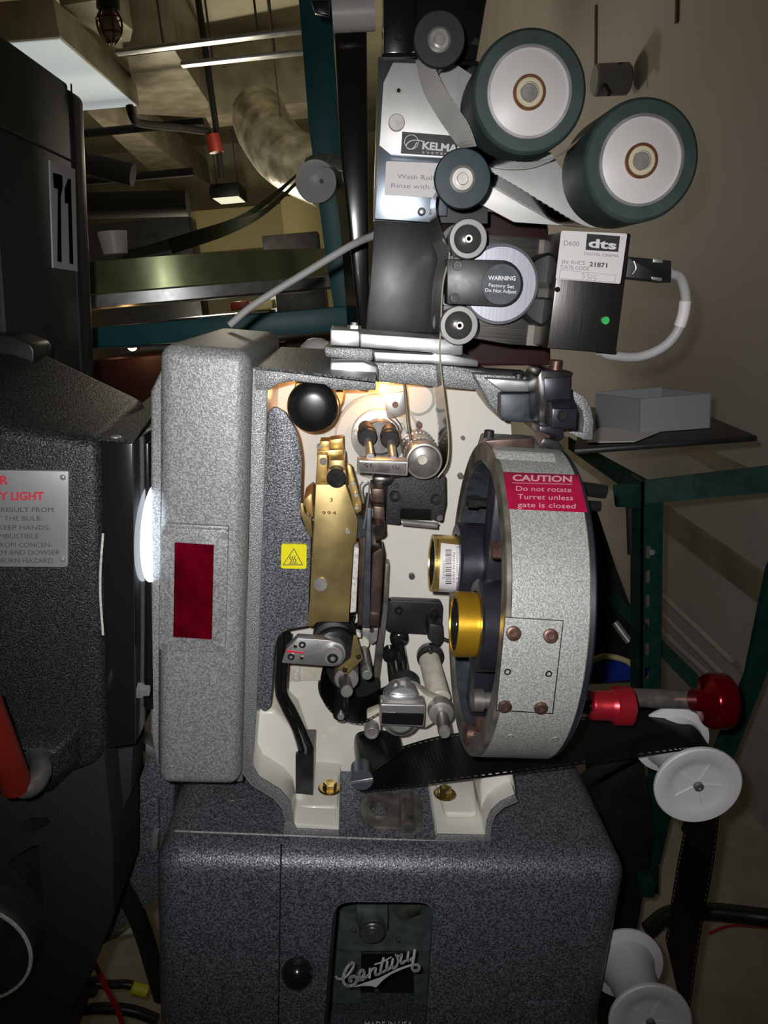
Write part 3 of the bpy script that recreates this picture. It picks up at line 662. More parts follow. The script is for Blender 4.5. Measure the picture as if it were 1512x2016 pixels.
rr = part('black_stud', B().disc(671, 1409, .018, 16, .05, [(0, .5), (0, .8), (.05, 1), (1, 1), (1, 0)]), 'black_gloss', li)
part('stud_end', B().disc(671, 1412, .014, 7, .006, seg=20), 'steel', rr)
# ================================================================== black clip plate on back wall
bp_ = thing('film_clip_plate', 'black plate with two socket screws and a small clip on the white wall', 'plate', P(815, 1250, .11))
part('plate', B().pp(rnd([(763, 1182), (868, 1186), (873, 1195), (870, 1252), (765, 1246), (759, 1240)], [12, 8, 6, 8, 12, 6]), .105, .012, .001), 'black_paint', bp_)
for x, y in ((785, 1203), (855, 1209)): part('socket_screw', B().ring(x, y, .102, 8.5, 4, .005, 22), 'black_gloss', bp_)
part('clip', B().pp([(845, 1228), (872, 1232), (874, 1262), (866, 1274), (855, 1270), (842, 1258)], .075, .03, .002), 'black_paint', bp_)
part('clip_pin', B().tube([P(873, 1258, .08), P(884, 1262, .08)], .0022, 8, 1), 'black_paint', bp_)
# ================================================================== lower pad roller assembly
lp = thing('lower_pad_roller_arm', 'cream arm with chrome roller block and knurled pin at the bottom of the compartment', 'pad roller', P(800, 1460, .08))
def rod(name, p0, p1, r, m, parent=lp, prof=None): return part(name, B().cyl(p0, p1, r), m, parent)
rod('black_spindle', P(786, 1262, .11), P(798, 1350, .04), .0062, 'black_gloss')
part('spindle_flange', B().disc(787, 1262, .10, 19, .012, [(0, .5), (.2, .9), (.4, 1), (1, 1), (1, 0)]), 'black_gloss', lp)
rod('black_spindle', P(770, 1292, .105), P(775, 1340, .06), .0058, 'black_gloss')
part('spindle_flange', B().disc(769, 1292, .095, 16, .012), 'black_gloss', lp)
part('roller_cone', B().lathe(P(798, 1352, .045), P(786, 1262, .11) - P(798, 1352, .045), [(-.004, .012), (0, .0155), (.01, .0155), (.018, .009), (.022, .007)], 32), 'black_rubber', lp)
rod('cream_cylinder', P(845, 1298, .108), P(866, 1378, .045), .0125, 'old_paint')
part('cylinder_flange', B().disc(848, 1296, .106, 27, .01), 'gunmetal', lp)
part('cylinder_screw', B().disc(848, 1284, .098, 5, .008, seg=8), 'gunmetal', lp)
part('cream_arm', B().pp(rnd([(755, 1372), (770, 1352), (795, 1346), (820, 1352), (842, 1372), (880, 1384), (896, 1402), (885, 1422), (860, 1420), (835, 1436), (752, 1398)], [6, 12, 12, 10, 8, 8, 12, 12, 8, 8, 6]), .028, .016, .002), 'old_paint', lp)
part('dome_cap', B().disc(793, 1386, .015, 36, .02, [(0, 0), (.02, .6), (.12, .92), (.3, 1), (1, 1), (1, 0)]), 'chrome', lp)
part('chrome_block', B().pp(rnd([(748, 1386), (839, 1388), (836, 1433), (747, 1429)], 5), -.004, .02, .0022, 3), 'chrome', lp)
part('block_face', B().pp(rnd([(752, 1404), (835, 1406), (833, 1429), (751, 1426)], 3), -.006, .004, .001), 'black_gloss', lp)
part('lower_disc', B().disc(790, 1425, .012, 38, .03, [(0, 0), (.0, .5), (.15, .78), (.2, .8), (.25, .96), (.4, 1), (.7, 1), (.8, .9), (1, .9), (1, 0)]), 'steel', lp)
part('stub_arm', B().pp([(722, 1405), (748, 1395), (750, 1440), (722, 1440)], .022, .012, .002), 'old_paint', lp)
part('stub_roller', B().disc(732, 1444, .008, 15, .03, [(0, 0), (0, .45), (.12, .5), (.12, .75), (0, .85), (.1, 1), (1, 1), (1, 0)]), 'steel', lp)
part('pin_flange', B().disc(869, 1407, .016, 26, .014, [(0, 0), (0, .7), (.1, .95), (.4, 1), (1, 1), (1, 0)]), 'steel', lp)
kp = part('knurled_pin', B().cyl(P(871, 1412, .014), P(875, 1440, -.02), S(875, 1440, -.02, 13), bev=.0006), 'steel_dark', lp)
part('pin_end', B().disc(876, 1445, -.023, 12, .006, [(0, 0), (0, .8), (.3, 1), (1, 1)]), 'steel', lp)
part('red_tag', B().pp([(822, 1355), (834, 1353), (829, 1372)], .05, .004), 'red_plastic', lp)
# slotted stabiliser stud in front, lower
sr = thing('slotted_roller', 'round slotted zinc roller end at the bottom left of the film loop', 'roller', P(712, 1560, .03))
part('roller_body', B().disc(712, 1536, -.002, 23, .022, [(0, 0), (0, .92), (.01, 1), (.06, 1), (.07, .94), (1, .94), (1, 0)]), 'zinc_blue', sr)
part('slot', B().pp([(690, 1540), (734, 1533), (734, 1537), (690, 1544)], -.0026, .0008), 'steel', sr)
# ================================================================== lens turret
TX0, TY, TZ, TR = .124, -.061, 1.1905, .1392
TX1 = _pt(MA, 1171, 1180, 1, TY - TR + .004).x
def on_drum(px, py, z=0.0, r=TR):
    R = _ray(MA, px, py); a = R.y ** 2 + R.z ** 2; oy, oz = CAM.y - TY, CAM.z - TZ; rr = r + z
    b = 2 * (oy * R.y + oz * R.z); c = oy * oy + oz * oz - rr * rr; D = b * b - 4 * a * c
    t = (-b - math.sqrt(max(D, 0))) / (2 * a); return CAM + R * t
def patch(px4, n, m, z0, z1, mapf=on_drum):
    (a, b, c, d) = [V((*p, 0)) for p in px4]; out = B(); bm = bmesh.new(); G = {}
    for k, z in enumerate((z1, z0)):
        for i in range(n + 1):
            for j in range(m + 1):
                u, w = i / n, j / m; q = (a * (1 - u) + b * u) * (1 - w) + (d * (1 - u) + c * u) * w
                G[k, i, j] = bm.verts.new(mapf(q.x, q.y, z))
        for i in range(n):
            for j in range(m): bm.faces.new((G[k, i, j], G[k, i + 1, j], G[k, i + 1, j + 1], G[k, i, j + 1]))
    for i in range(n):
        for j in (0, m): bm.faces.new((G[0, i, j], G[0, i + 1, j], G[1, i + 1, j], G[1, i, j]))
    for j in range(m):
        for i in (0, n): bm.faces.new((G[0, i, j], G[0, i, j + 1], G[1, i, j + 1], G[1, i, j]))
    return out.add(bm)
tu = thing('lens_turret', 'large grey hammertone lens turret drum with a red caution sticker', 'lens turret', (TX0, TY, TZ - TR))
W_ = TX1 - TX0
drum = B().lathe((TX0, TY, TZ), (1, 0, 0), [(.040, .0), (.040, TR * .885), (.004, TR * .885), (.004, TR * .97), (.0045, TR), (W_ - .001, TR), (W_, TR - .001), (W_, 0)], 128)
part('drum', drum, 'hammer_turret', tu)
part('face_ring', B().ringm((TX0, TY, TZ), (1, 0, 0), TR, TR * .885, .0045, .0006, 128), 'stained_metal', tu)
part('drum_dark_ring', B().ringm((TX0 + .003, TY, TZ), (1, 0, 0), TR * .883, TR * .868, .034, .0003, 96), 'slate_paint', tu)  # dark ring added to make the drum cavity darker inside
part('inner_disc', B().lathe((TX0 + .030, TY, TZ), (1, 0, 0), [(0, 0), (0, TR * .855), (.009, TR * .855), (.009, 0)], 96), 'slate_paint', tu)
part('rear_disc', B().lathe((TX1, TY, TZ), (1, 0, 0), [(0, .0), (0, TR * .98), (.004, TR * .985), (.006, TR * .97), (.006, 0)], 96), 'black_anodised', tu)
part('centre_spider', B().box((TX0 + .008, TY - .012, TZ - TR * .84), (TX0 + .03, TY + .02, TZ + TR * .84), .003).box((TX0 + .008, TY - TR * .8, TZ - .02), (TX0 + .03, TY + TR * .8, TZ + .012), .003), 'black_anodised', tu)
def lens_pos(px, py, Y): p = P(px, py, Y); return p
L1 = P(893, 1228, -.115); L2 = P(849, 1108, -.02)
part('lens_socket', B().ringm((TX0 - .006, L1.y, L1.z), (1, 0, 0), .0385, .0285, .05, .002, 64), 'black_anodised', tu)
part('lens_socket', B().ringm((TX0 - .012, L2.y, L2.z), (1, 0, 0), .040, .0285, .055, .002, 64), 'black_anodised', tu)
def xbolt(p, r, L, m, seg=6, parent=tu, name='hex_bolt'): return part(name, B().lathe(p, (1, 0, 0), [(0, 0), (0, r * .8), (.001, r), (L * .35, r), (L * .36, r * .75), (L, r * .75), (L, 0)], seg), m, parent)
xbolt(Px(966, 1083, TX0 - .004), .0075, .03, 'rust_bolt'); xbolt(Px(919, 988, TX0 - .002), .007, .03, 'gunmetal')
xbolt(Px(928, 1378, TX0 + .004), .0105, .03, 'steel_dark', 28, name='stud'); xbolt(Px(914, 1445, TX0 - .003), .010, .02, 'rust_bolt', 28, name='stud')
xbolt(Px(936, 1425, TX0 + .002), .007, .02, 'rust_bolt')
cs = part('caution_sticker', patch([(991, 929), (1139, 935), (1157, 1009), (1001, 1002)], 10, 6, 0, .0005), 'caution_red', tu)
dm = lambda x, y, z: on_drum(x, y, .0006 + z)
ct = B(); txt(ct, 'CAUTION', (1009, 946), (1126, 949), 12, dm, .03); ct2 = B()
txt(ct2, 'Do not rotate', (1016, 966), (1125, 969), 10, dm); txt(ct2, 'Turret unless', (1019, 982), (1128, 985), 10, dm); txt(ct2, 'gate is closed', (1019, 998), (1133, 1001), 10, dm)
part('sticker_heading', ct, 'caution_ink', cs); part('sticker_lettering', ct2, 'caution_ink', cs)
part('sticker_rule', patch([(1008, 950), (1127, 953), (1127, 954), (1008, 951)], 6, 1, .0005, .0008), 'caution_ink', cs)
part('plate_outline', patch([(993, 1214), (1110, 1221), (1089, 1406), (976, 1399)], 8, 14, -.001, .0006), 'black_paint', tu)  # dark sheet under the access plate, added as an outline round its edge
pl = part('access_plate', patch([(995, 1216), (1108, 1223), (1087, 1404), (978, 1397)], 8, 14, -.001, .0036), 'hammer_turret', tu)
for x, y, r in ((1010, 1246, 13.5), (1083, 1251, 13.5), (993, 1388, 13), (1064, 1391, 13)):
    p = on_drum(x, y, .0028); nrm = V((0, p.y - TY, p.z - TZ)).normalized(); q = r * .0004
    part('plate_screw', B().lathe(p, nrm, [(0, q), (.0028, q), (.0032, q * .9), (.0032, q * .55), (.0015, q * .5), (.0012, 0)], 28), 'rust_bolt', pl)
for x, y in ((999, 1322), (1080, 1326)):
    p = on_drum(x, y, .0032); nrm = V((0, p.y - TY, p.z - TZ)).normalized()
    part('threaded_hole', B().ringm(p, nrm, .0026, .0015, .0009, .0002, 20), 'gunmetal', pl)
for x, y in ((1005, 1449), (1093, 1454)):
    p = on_drum(x, y, -.0005); nrm = V((0, p.y - TY, p.z - TZ)).normalized()
    part('set_screw', B().lathe(p, nrm, [(0, .003), (.001, .003), (.0008, .0016), (0, 0)], 20), 'steel', tu)
# flat milled seat on top of the turret, with wedge blocks
ts = TZ + TR
part('top_seat', B().hull([V((TX0, TY - .045, ts - .018)), V((TX1 - .01, TY - .045, ts - .018)), V((TX1 - .01, TY + .06, ts - .02)), V((TX0, TY + .06, ts - .02))],
     [V((TX0 + .002, TY - .03, ts + .002)), V((TX1 - .012, TY - .03, ts + .002)), V((TX1 - .012, TY + .05, ts + .002)), V((TX0 + .002, TY + .05, ts + .002))], .002), 'hammer_turret', tu)
part('wedge_block', B().hull([P(*q, -.075) for q in [(955, 868), (975, 893), (1052, 884), (1048, 862)]], [P(*q, -.03) for q in [(962, 862), (975, 878), (1045, 872), (1030, 855)]], .0008), 'bronze_brown', tu)
part('wedge_block', B().hull([P(*q, -.075) for q in [(1060, 880), (1112, 886), (1098, 868), (1072, 862)]], [P(*q, -.03) for q in [(1064, 870), (1104, 874), (1096, 862), (1072, 858)]], .0008), 'gunmetal', tu)
for x, y in ((963, 852), (1017, 862)): part('seat_screw', B().lathe(P(x, y, -.03), (0, 0, 1), [(-.008, .0045), (.002, .0045), (.0025, .0035), (.0025, 0)], 20), 'black_paint', tu)
part('rear_lever', B().tube([V((TX1 + .002, -.08, P(1160, 960, -.08).z)), P(1178, 966, -.08), P(1192, 968, -.08)], .0062, 14, 3), 'black_gloss', tu)
part('rear_stop', B().tube([V((TX1 + .002, -.09, P(1160, 995, -.09).z)), P(1181, 997, -.09)], .0045, 14, 1), 'black_gloss', tu)
# ------------------------------------------------------------------ lenses
def lens(c, r, L, m, label, flare):
    t = thing('projection_lens', label, 'lens', (c.x, c.y, c.z - r))
    t2 = [(0, r * .86), (0, r), (.0012, r * 1.0)] + ([(.030, r), (.0305, r * 1.05), (L, r * 1.05)] if flare else [(L, r * .97)]) + [(L, r * .8)]
    part('barrel', B().lathe(c, (1, 0, 0), t2 + [(.02, r * .8), (.004, r * .84)], 72, closed=True), m, t)
    part('inner_ring', B().ringm((c.x + .001, c.y, c.z), (1, 0, 0), r * .9, r * .78, .02, .0006, 64), 'black_gloss', t)
    part('inner_ring', B().ringm((c.x + .006, c.y, c.z), (1, 0, 0), r * .80, r * .70, .014, .0006, 64), 'black_gloss', t)
    part('glass_element', B().lathe((c.x + .010, c.y, c.z), (1, 0, 0), [(0, 0), (.0015, r * .3), (.004, r * .55), (.006, r * .74), (.012, r * .74), (.012, 0)], 48), 'dark_film', t)
    return t
l1 = lens(L1, .0275, .042, 'gold_anodised', 'gold lens nearest the front of the turret, without a label', False)
l2 = lens(L2, .0272, .046, 'gold_pale', 'gold lens with a white barcode label, second from the front in the turret', True)
def on_lens(px, py, z=0.0):
    R = _ray(MA, px, py); a = R.y ** 2 + R.z ** 2; oy, oz = CAM.y - L2.y, CAM.z - L2.z; rr = .0272 + z
    b = 2 * (oy * R.y + oz * R.z); c = oy * oy + oz * oz - rr * rr; D = b * b - 4 * a * c
    return CAM + R * ((-b - math.sqrt(max(D, 0))) / (2 * a))
lbp = part('barcode_label', patch([(868, 1069), (905, 1073), (903, 1166), (864, 1165)], 5, 12, 0, .0004, on_lens), 'label_white', l2)
lt = B(); lmf = lambda x, y, z: on_lens(x, y, .0005 + z)
txt(lt, 'BOSTON LIGHT & SOU', (899, 1075), (898, 1160), 4.5, lmf); txt(lt, 'RENTAL DEPT', (892, 1088), (891, 1148), 4, lmf); txt(lt, '1000575', (872, 1105), (871, 1139), 5, lmf)
part('label_lettering', lt, 'label_ink', lbp)
br = B(); yy = 1082
for k in range(24):
    h = random.choice((1, 1.4, 2.2)); br_ = patch([(877, yy), (889, yy), (889, yy + h), (877, yy + h)], 1, 1, .0004, .0006, on_lens); o_ = len(br.v); br.v += br_.v; br.f += [[o_ + i for i in f] for f in br_.f]; yy += h + random.choice((1, 1.4, 1.9))
part('barcode', br, 'label_ink', lbp)
part('engraved_lettering', txt(B(), '800-OPTIC 75832', (860, 1062), (856, 1142), 4.5, lmf), 'gunmetal', l2)
# ------------------------------------------------------------------ turret clamp
cl = thing('turret_clamp', 'dark anodised clamp bracket with a round hole above the turret', 'clamp', P(1095, 870, -.05))
part('rear_block', B().pp([(1058, 742), (1066, 728), (1130, 733), (1126, 745), (1122, 835), (1062, 838)], -.02, .05, .0015), 'gunmetal', cl)
part('front_block', B().hull([P(x, y, -.035) for x, y in [(1070, 742), (1126, 742), (1124, 790), (1120, 800), (1072, 790)]], [P(x, y, -.015) for x, y in [(1070, 742), (1126, 742), (1124, 790), (1120, 800), (1072, 790)]], .002), 'black_anodised', cl)
part('slanted_arm', B().hull([P(x, y, -.05) for x, y in [(1086, 802), (1136, 806), (1134, 845), (1085, 843)]], [P(x, y, -.02) for x, y in [(1078, 770), (1124, 768), (1128, 838), (1070, 838)]], .0015), 'black_anodised', cl)
hb = part('hole_block', B().pp([(1088, 804), (1137, 806), (1134, 845), (1086, 843)], -.055, .01, .001), 'black_anodised', cl)
part('hole', B().ring(1109, 819, -.057, 11, 8, .004, 28), 'gunmetal', hb); part('hole_depth', B().disc(1109, 819, -.0555, 8.5, .0005), 'void_black', hb)
part('foot_block', B().pp([(1062, 838), (1110, 842), (1112, 862), (1094, 870), (1062, 858)], -.045, .03, .0015), 'black_anodised', cl)
part('foot_spike', B().hull([P(*q, -.06) for q in [(1058, 846), (1084, 858), (1066, 882), (1052, 862)]], [P(*q, -.03) for q in [(1058, 846), (1110, 862), (1086, 880), (1056, 862)]]), 'bronze_brown', cl)
part('top_bolt', B().lathe(P(1093, 728, -.005), (0, 0, 1), [(0, .0062), (.008, .0062), (.009, .005), (.009, 0)], 28), 'rust_bolt', cl)
# ------------------------------------------------------------------ red focus knobs
def xk(name, px0, px1, py, Y, r, m, parent, seg=48, k=1.0, prof=None):
    a = P(px0, py, Y); b = P(px1, py + (px1 - px0) * .03, Y); ax = b - a; L = ax.length; ax = V((1, 0, 0))
    pr = [(t * L, q * r) for t, q in prof] if prof else [(0, 0), (0, r * .93), (r * .07, r), (L - r * .07, r), (L, r * .93), (L, 0)]
    return part(name, B().lathe(a, ax, pr, seg), m, parent)
fk = thing('focus_knob', 'matt red knurled focus knob just right of the turret', 'knob', P(1200, 1430, -.02))
part('shaft', B().cyl((TX1 + .006, -.02, P(1165, 1390, -.02).z), P(1168, 1390, -.02), .008), 'black_gloss', fk)
xk('knob_body', 1160, 1212, 1388, -.02, .0150, 'red_anodised', fk, prof=[(0, 0), (0, .80), (.05, .95), (.15, 1), (.72, 1), (.82, 1.08), (1, 1.2), (1, 0)])
gp = B(); a = P(1208, 1389, -.02); Lk = S(1208, 1389, -.02, 34); rk = .0195
bm = bmesh.new(); n = 90; R1 = []
for t, q in ((0, .0), (0, .93), (.06, 1), (.94, 1), (1, .93), (1, 0)):
    R1.append([bm.verts.new(a + V((t * Lk, math.cos(k * 2 * math.pi / n) * rk * q * (1.02 if k % 2 and 0 < t < 1 else 1), math.sin(k * 2 * math.pi / n) * rk * q * (1.02 if k % 2 and 0 < t < 1 else 1)))) for k in range(n)])
for u, w in zip(R1, R1[1:]):
    for k in range(n): bm.faces.new((u[k], u[(k + 1) % n], w[(k + 1) % n], w[k]))
gp.add(bm); part('knurled_rim', gp, 'red_anodised', fk)
fs = thing('shutter_focus_shaft', 'grey shaft with a large glossy dark red hand knob at the far right', 'knob', P(1300, 1400, .06))
xk('shaft', 1240, 1372, 1373, .05, .0105, 'steel_dark', fs)
part('drive_rod', B().cyl((TX1 + .006, .05, P(1245, 1373, .05).z), P(1245, 1373, .05), .006), 'black_paint', fs)
xk('hand_knob', 1362, 1432, 1378, .03, .0305, 'red_anodised_dark', fs, 56, prof=[(0, 0), (0, .38), (.28, .40), (.36, .62), (.42, .93), (.5, 1), (.9, 1), (1, .93), (1, 0)])
# ================================================================== film
def Fp(L, Y): return [P(x, y, Y) for x, y in L]
solo('film_loop', film(Fp([(712, 1236), (700, 1262), (652, 1290), (632, 1330), (636, 1380), (665, 1412), (712, 1424), (752, 1404), (770, 1390)], .015), Fp([(712, 1200), (702, 1225), (660, 1250), (640, 1285), (645, 1330), (672, 1360), (712, 1372), (750, 1355), (770, 1345)], .085)), 'dark_film', 'black film loop bulging left below the gate', 'film strip')
solo('outgoing_film', film(Fp([(792, 1478), (760, 1502), (722, 1530), (708, 1556), (735, 1556), (900, 1537), (1100, 1511), (1330, 1480), (1392, 1478), (1418, 1500), (1420, 1560), (1405, 1700), (1378, 1850), (1352, 2030)], .0),
     Fp([(785, 1440), (735, 1438), (700, 1448), (702, 1500), (725, 1492), (860, 1450), (1000, 1432), (1200, 1405), (1300, 1398), (1352, 1406), (1372, 1450), (1352, 1600), (1330, 1720), (1310, 1850)], .075)), 'dark_film', 'wide black film band running from the compartment under the turret to the white roller', 'film strip')
solo('incoming_film', film(Fp([(872, 470), (885, 500), (872, 560), (868, 640), (866, 700), (874, 780), (883, 860), (880, 912), (862, 940)], .015), Fp([(852, 478), (862, 510), (852, 565), (848, 640), (846, 690), (854, 775), (862, 850), (858, 895), (845, 915)], .085)), 'clear_film', 'clear film strip hanging seen edge-on in front of the white back wall', 'film strip')
solo('incoming_film_edge', B().tube(Fp([(872, 470), (885, 500), (872, 560), (868, 640), (866, 700), (874, 780), (883, 860), (880, 912), (862, 940)], .014), .0008, 6, 6), 'film_edge', 'thin dark edge of the clear film strip above the upper sprocket', 'film strip')
solo('cleaner_film', film(Fp([(846, 118), (856, 135), (872, 168), (895, 205), (922, 245), (938, 288)], .005), Fp([(818, 118), (822, 140), (834, 182), (856, 222), (880, 258), (905, 292)], .06)), 'pale_film', 'pale leader twisting down from the top idler past the black name label', 'film strip')
solo('clear_leader', film(Fp([(938, 288), (965, 306), (1000, 316), (1050, 318), (1110, 302), (1150, 265)], .005), Fp([(905, 292), (935, 318), (985, 332), (1040, 332), (1080, 318), (1115, 292)], .075)), 'clear_film', 'clear leader passing under the upper cleaning roller', 'film strip')
solo('lower_cleaner_film', film(Fp([(962, 335), (1010, 362), (1080, 405), (1140, 440), (1180, 452)], .005), Fp([(940, 350), (990, 380), (1050, 415), (1100, 440), (1150, 446)], .075)), 'clear_film', 'clear leader stretched from the lower idler to the large lower cleaning roller', 'film strip')
solo('reader_film', film(Fp([(862, 372), (858, 410), (868, 450), (886, 495)], .005), Fp([(848, 395), (846, 430), (856, 470), (872, 510)], .075)), 'dark_film', 'short dark film strip passing the reader roller', 'film strip')
# ================================================================== film cleaner
ck = thing('film_cleaner', 'pale grey cleaner plate with a black label and Wash Roller sticker', 'film cleaner', P(800, 440, .12))
plw = part('upper_plate', B().pp(rnd([(774, 123), (900, 128), (936, 152), (918, 215), (925, 290), (1085, 300), (1178, 449), (1012, 437), (952, 405), (920, 380), (872, 311), (769, 304), (747, 286), (755, 163)], 2), .095, .006, .0006), 'cast_white_plate', ck)
part('lower_plate', B().pp([(747, 284), (880, 300), (880, 425), (855, 425), (850, 438), (737, 431)], .103, .006, .0006), 'zinc_blue', ck)
part('centre_disc', B().disc(781, 241, .092, 16, .004, seg=36), 'steel', plw)
part('screw_hole', B().ring(785, 178, .094, 7, 4, .002, 24), 'steel', plw); part('hole_depth', B().disc(785, 178, .0948, 4.5, .0003), 'void_black', plw)
lb = part('name_label', B().pp([(792, 259), (912, 269), (912, 310), (789, 302)], .0942, .0010), 'label_black', ck)
kt = B(); txt(kt, 'KELMAR', (831, 293), (914, 301), 15, onY(.094), .035, shear=.0); txt(kt, 'SYSTEMS', (831, 302), (892, 306), 4, onY(.094), spacing=1.4)
strokes(kt, [(1.2, [(810 + 13.5 * math.cos(a), 279.5 + 14 * math.sin(a)) for a in [i * math.pi / 8 for i in range(17)]]), (1.8, [(833, 278), (815, 276), (803, 281), (800, 289), (808, 294), (816, 289), (820, 281)])], onY(.094))
part('label_lettering', kt, 'logo_white', lb)
ws = part('wash_sticker', B().pp(rnd([(760, 317), (875, 322), (872, 390), (757, 384)], 4), .1015, .0014), 'label_white', ck)
wt = B(); txt(wt, 'Wash Roller', (782, 351), (870, 356), 9.5, onY(.1013)); txt(wt, 'Rinse with wa', (770, 369), (872, 374), 9.5, onY(.1013))
part('sticker_lettering', wt, 'label_grey_ink', ws)
for x, y in ((831, 416), (856, 416)): part('plate_stud', B().disc(x, y, .096, 8, .008, [(0, 0), (.1, .6), (.5, 1), (1, 1), (1, 0)], 24), 'steel', ck)
part('tie_bar', B().pp([(935, 312), (968, 296), (972, 304), (940, 322)], .05, .03, .001), 'black_paint', ck)
# large cleaning rollers
def big_roller(px, py, r, Y, label):
    t = thing('cleaning_roller', label, 'roller', P(px, py + r, Y + .03), group=None)
    part('green_sleeve', B().disc(px, py, Y, r, .072, [(0, .70), (0, .94), (.03, .99), (.06, 1), (1, 1), (1, .7)], 72, closed=True), 'green_pad', t)
    part('rim_ring', B().ring(px, py, Y - .001, r * .745, r * .69, .012, 64), 'aluminium', t)
    part('white_core', B().disc(px, py, Y + .0015, r * .70, .06, [(0, 0), (0, .97), (.01, 1), (1, 1), (1, 0)], 64), 'white_plastic', t)
    part('copper_ring', B().ring(px, py, Y - .0015, r * .285, r * .235, .006, 48), 'copper_ring', t)
    part('ivory_ring', B().ring(px, py, Y - .0015, r * .235, r * .165, .006, 48), 'ivory_ring', t)
    part('spindle_end', B().disc(px, py, Y - .004, r * .15, .012, [(0, 0), (0, .85), (.15, 1), (1, 1), (1, 0)], 36), 'steel', t)
big_roller(1043, 181, 113, .0, 'green edged white cleaning roller, the upper of the two large ones')
big_roller(1264, 316, 113, -.002, 'green edged white cleaning roller, the lower right of the two large ones')
def idler(px, py, r, Y, label, m, band):
    t = thing('idler_roller', label, 'roller', P(px, py + r, Y + .03))
    part('front_flange', B().disc(px, py, Y, r, .004, [(0, .3), (0, .96), (.3, 1), (1, 1), (1, .3)], 56), m, t)
    part('barrel', B().disc(px, py, Y + .004, r * .55, .066, seg=40), 'steel_dark' if not band else 'brushed_bracket', t)
    part('rear_flange', B().disc(px, py, Y + .07, r, .004, [(0, 0), (0, .96), (.3, 1), (1, 1), (1, 0)], 56), 'black_rubber', t)
    part('bearing', B().disc(px, py, Y - .002, r * .45, .008, [(0, .32), (0, .42), (.15, .44), (.15, .8), (0, .84), (.1, 1), (1, 1), (1, 0)], 40), 'steel', t)
    part('spindle_end', B().disc(px, py, Y - .004, r * .2, .01, seg=28), 'steel', t)
    if band: part('blue_band', B().disc(px, py, Y + .012, r * .78, .012, seg=48), 'teal_light', t)
    if band: part('inner_drum', B().disc(px, py, Y + .024, r * .72, .046, seg=48), 'brushed_bracket', t)
idler(865, 77, 51, .0, 'black idler roller at the very top of the film cleaner', 'black_rubber', False)
idler(911, 352, 56, -.005, 'dark teal idler roller with a blue band above the reader', 'teal_pad', True)
# black column above the cleaner
uc = thing('upper_column', 'black painted column rising out of the picture above the film cleaner', 'column', P(850, 125, .14))
part('left_channel', B().pp([(757, -160), (820, -160), (818, 105), (755, 105)], .125, .05, .001).pp([(752, 106), (818, 106), (818, 112), (752, 112)], .12, .05), 'black_gloss', uc)
part('right_channel', B().pp([(822, -160), (985, -160), (938, 118), (820, 118)], .11, .06, .001).pp([(880, 120), (942, 120), (942, 128), (880, 128)], .105, .05), 'black_gloss', uc)
for x, y, Y in ((785, 72, .123), (937, 82, .108)): part('plug', B().disc(x, y, Y, 7, .003, seg=20), 'black_paint', uc)
part('hidden_web', B().pp([(745, 112), (960, 125), (960, 440), (735, 436)], .125, .02), 'black_paint', uc)
# ================================================================== penthouse reader
dr = thing('timecode_reader', 'black film timecode reader with a white D600 label, silver disc and warning cap', 'reader', P(900, 655, .08))
part('back_plate', B().pp([(738, 434), (856, 440), (862, 475), (888, 500), (870, 560), (865, 656), (721, 652)], .098, .010, .001), 'black_paint', dr)
part('bracket_plate', B().pp([(880, 455), (1115, 472), (1095, 684), (1000, 678), (865, 655), (880, 560)], .075, .02, .001), 'brushed_bracket', dr)
part('light_plate', B().pp([(1062, 472), (1115, 474), (1112, 500), (1060, 500)], .072, .003), 'stained_metal', dr)
part('light_plate', B().pp([(1040, 640), (1085, 640), (1080, 682), (1036, 680)], .072, .003), 'stained_metal', dr)
part('lamp_shade', B().disc(1090, 572, .045, 72, .03), 'black_paint', dr)
part('silver_disc', B().disc(985, 560, .030, 76, .012, seg=80), 'brushed_disc', dr)
part('silver_drum', B().disc(985, 560, .042, 60, .03, seg=60), 'aluminium', dr)
part('wedge_tab', B().pp([(878, 500), (895, 505), (893, 603), (866, 600)], .05, .03, .001), 'aluminium', dr)
cap_ = [(880, 510), (990, 512)] + [(988 + 42 * math.cos(a), 558 + 46 * math.sin(a)) for a in [(-80 + i * 16) * math.pi / 180 for i in range(11)]] + [(985, 604), (880, 599)]
part('sensor_cap', B().pp(cap_, .012, .024, .001), 'cap_black', dr)
wc = part('warning_disc', B().disc(987, 560, .0108, 38.5, .002, seg=48, bev=.01), 'slate_paint', dr)
wt = B(); wm = onY(.0106); txt(wt, 'WARNING', (961, 551), (1015, 552), 8.5, wm, .03); txt(wt, 'Factory Set', (962, 564), (1012, 568), 7, wm, .015); txt(wt, 'Do Not Adjust', (955, 574), (1016, 578), 7, wm, .015)
part('cap_lettering', wt, 'logo_white', wc)
for x, y in ((901, 523), (895, 586)): part('socket_screw', B().ring(x, y, .009, 9, 4.5, .005, 28).disc(x, y, .0095, 4.6, .003, seg=6), 'gunmetal', dr)
def dts_roller(px, py, label=None):
    part('guide_roller', B().disc(px, py, .0, 38, .07, [(0, .80), (0, .95), (.03, 1), (.08, 1), (.09, .8), (.8, .8), (.82, 1), (1, 1), (1, 0)], 56), 'roller_grey', dr)
    c = part('roller_dome', B().disc(px, py, -.004, 31, .012, [(0, .16), (.04, .35), (.15, .65), (.35, .9), (.6, 1), (1, 1), (1, 0)], 56), 'dome_metal', dr)
    part('dome_screw', B().ring(px + 1, py, -.0055, 8, 4, .005, 28).disc(px + 1, py, -.004, 5, .003, seg=20), 'steel', c)
dts_roller(922, 470); dts_roller(904, 641)
bx = part('reader_box', B().pp([(1106, 454), (1243, 460), (1213, 697), (1078, 686)], .012, .06, .0012), 'brushed_black', dr)
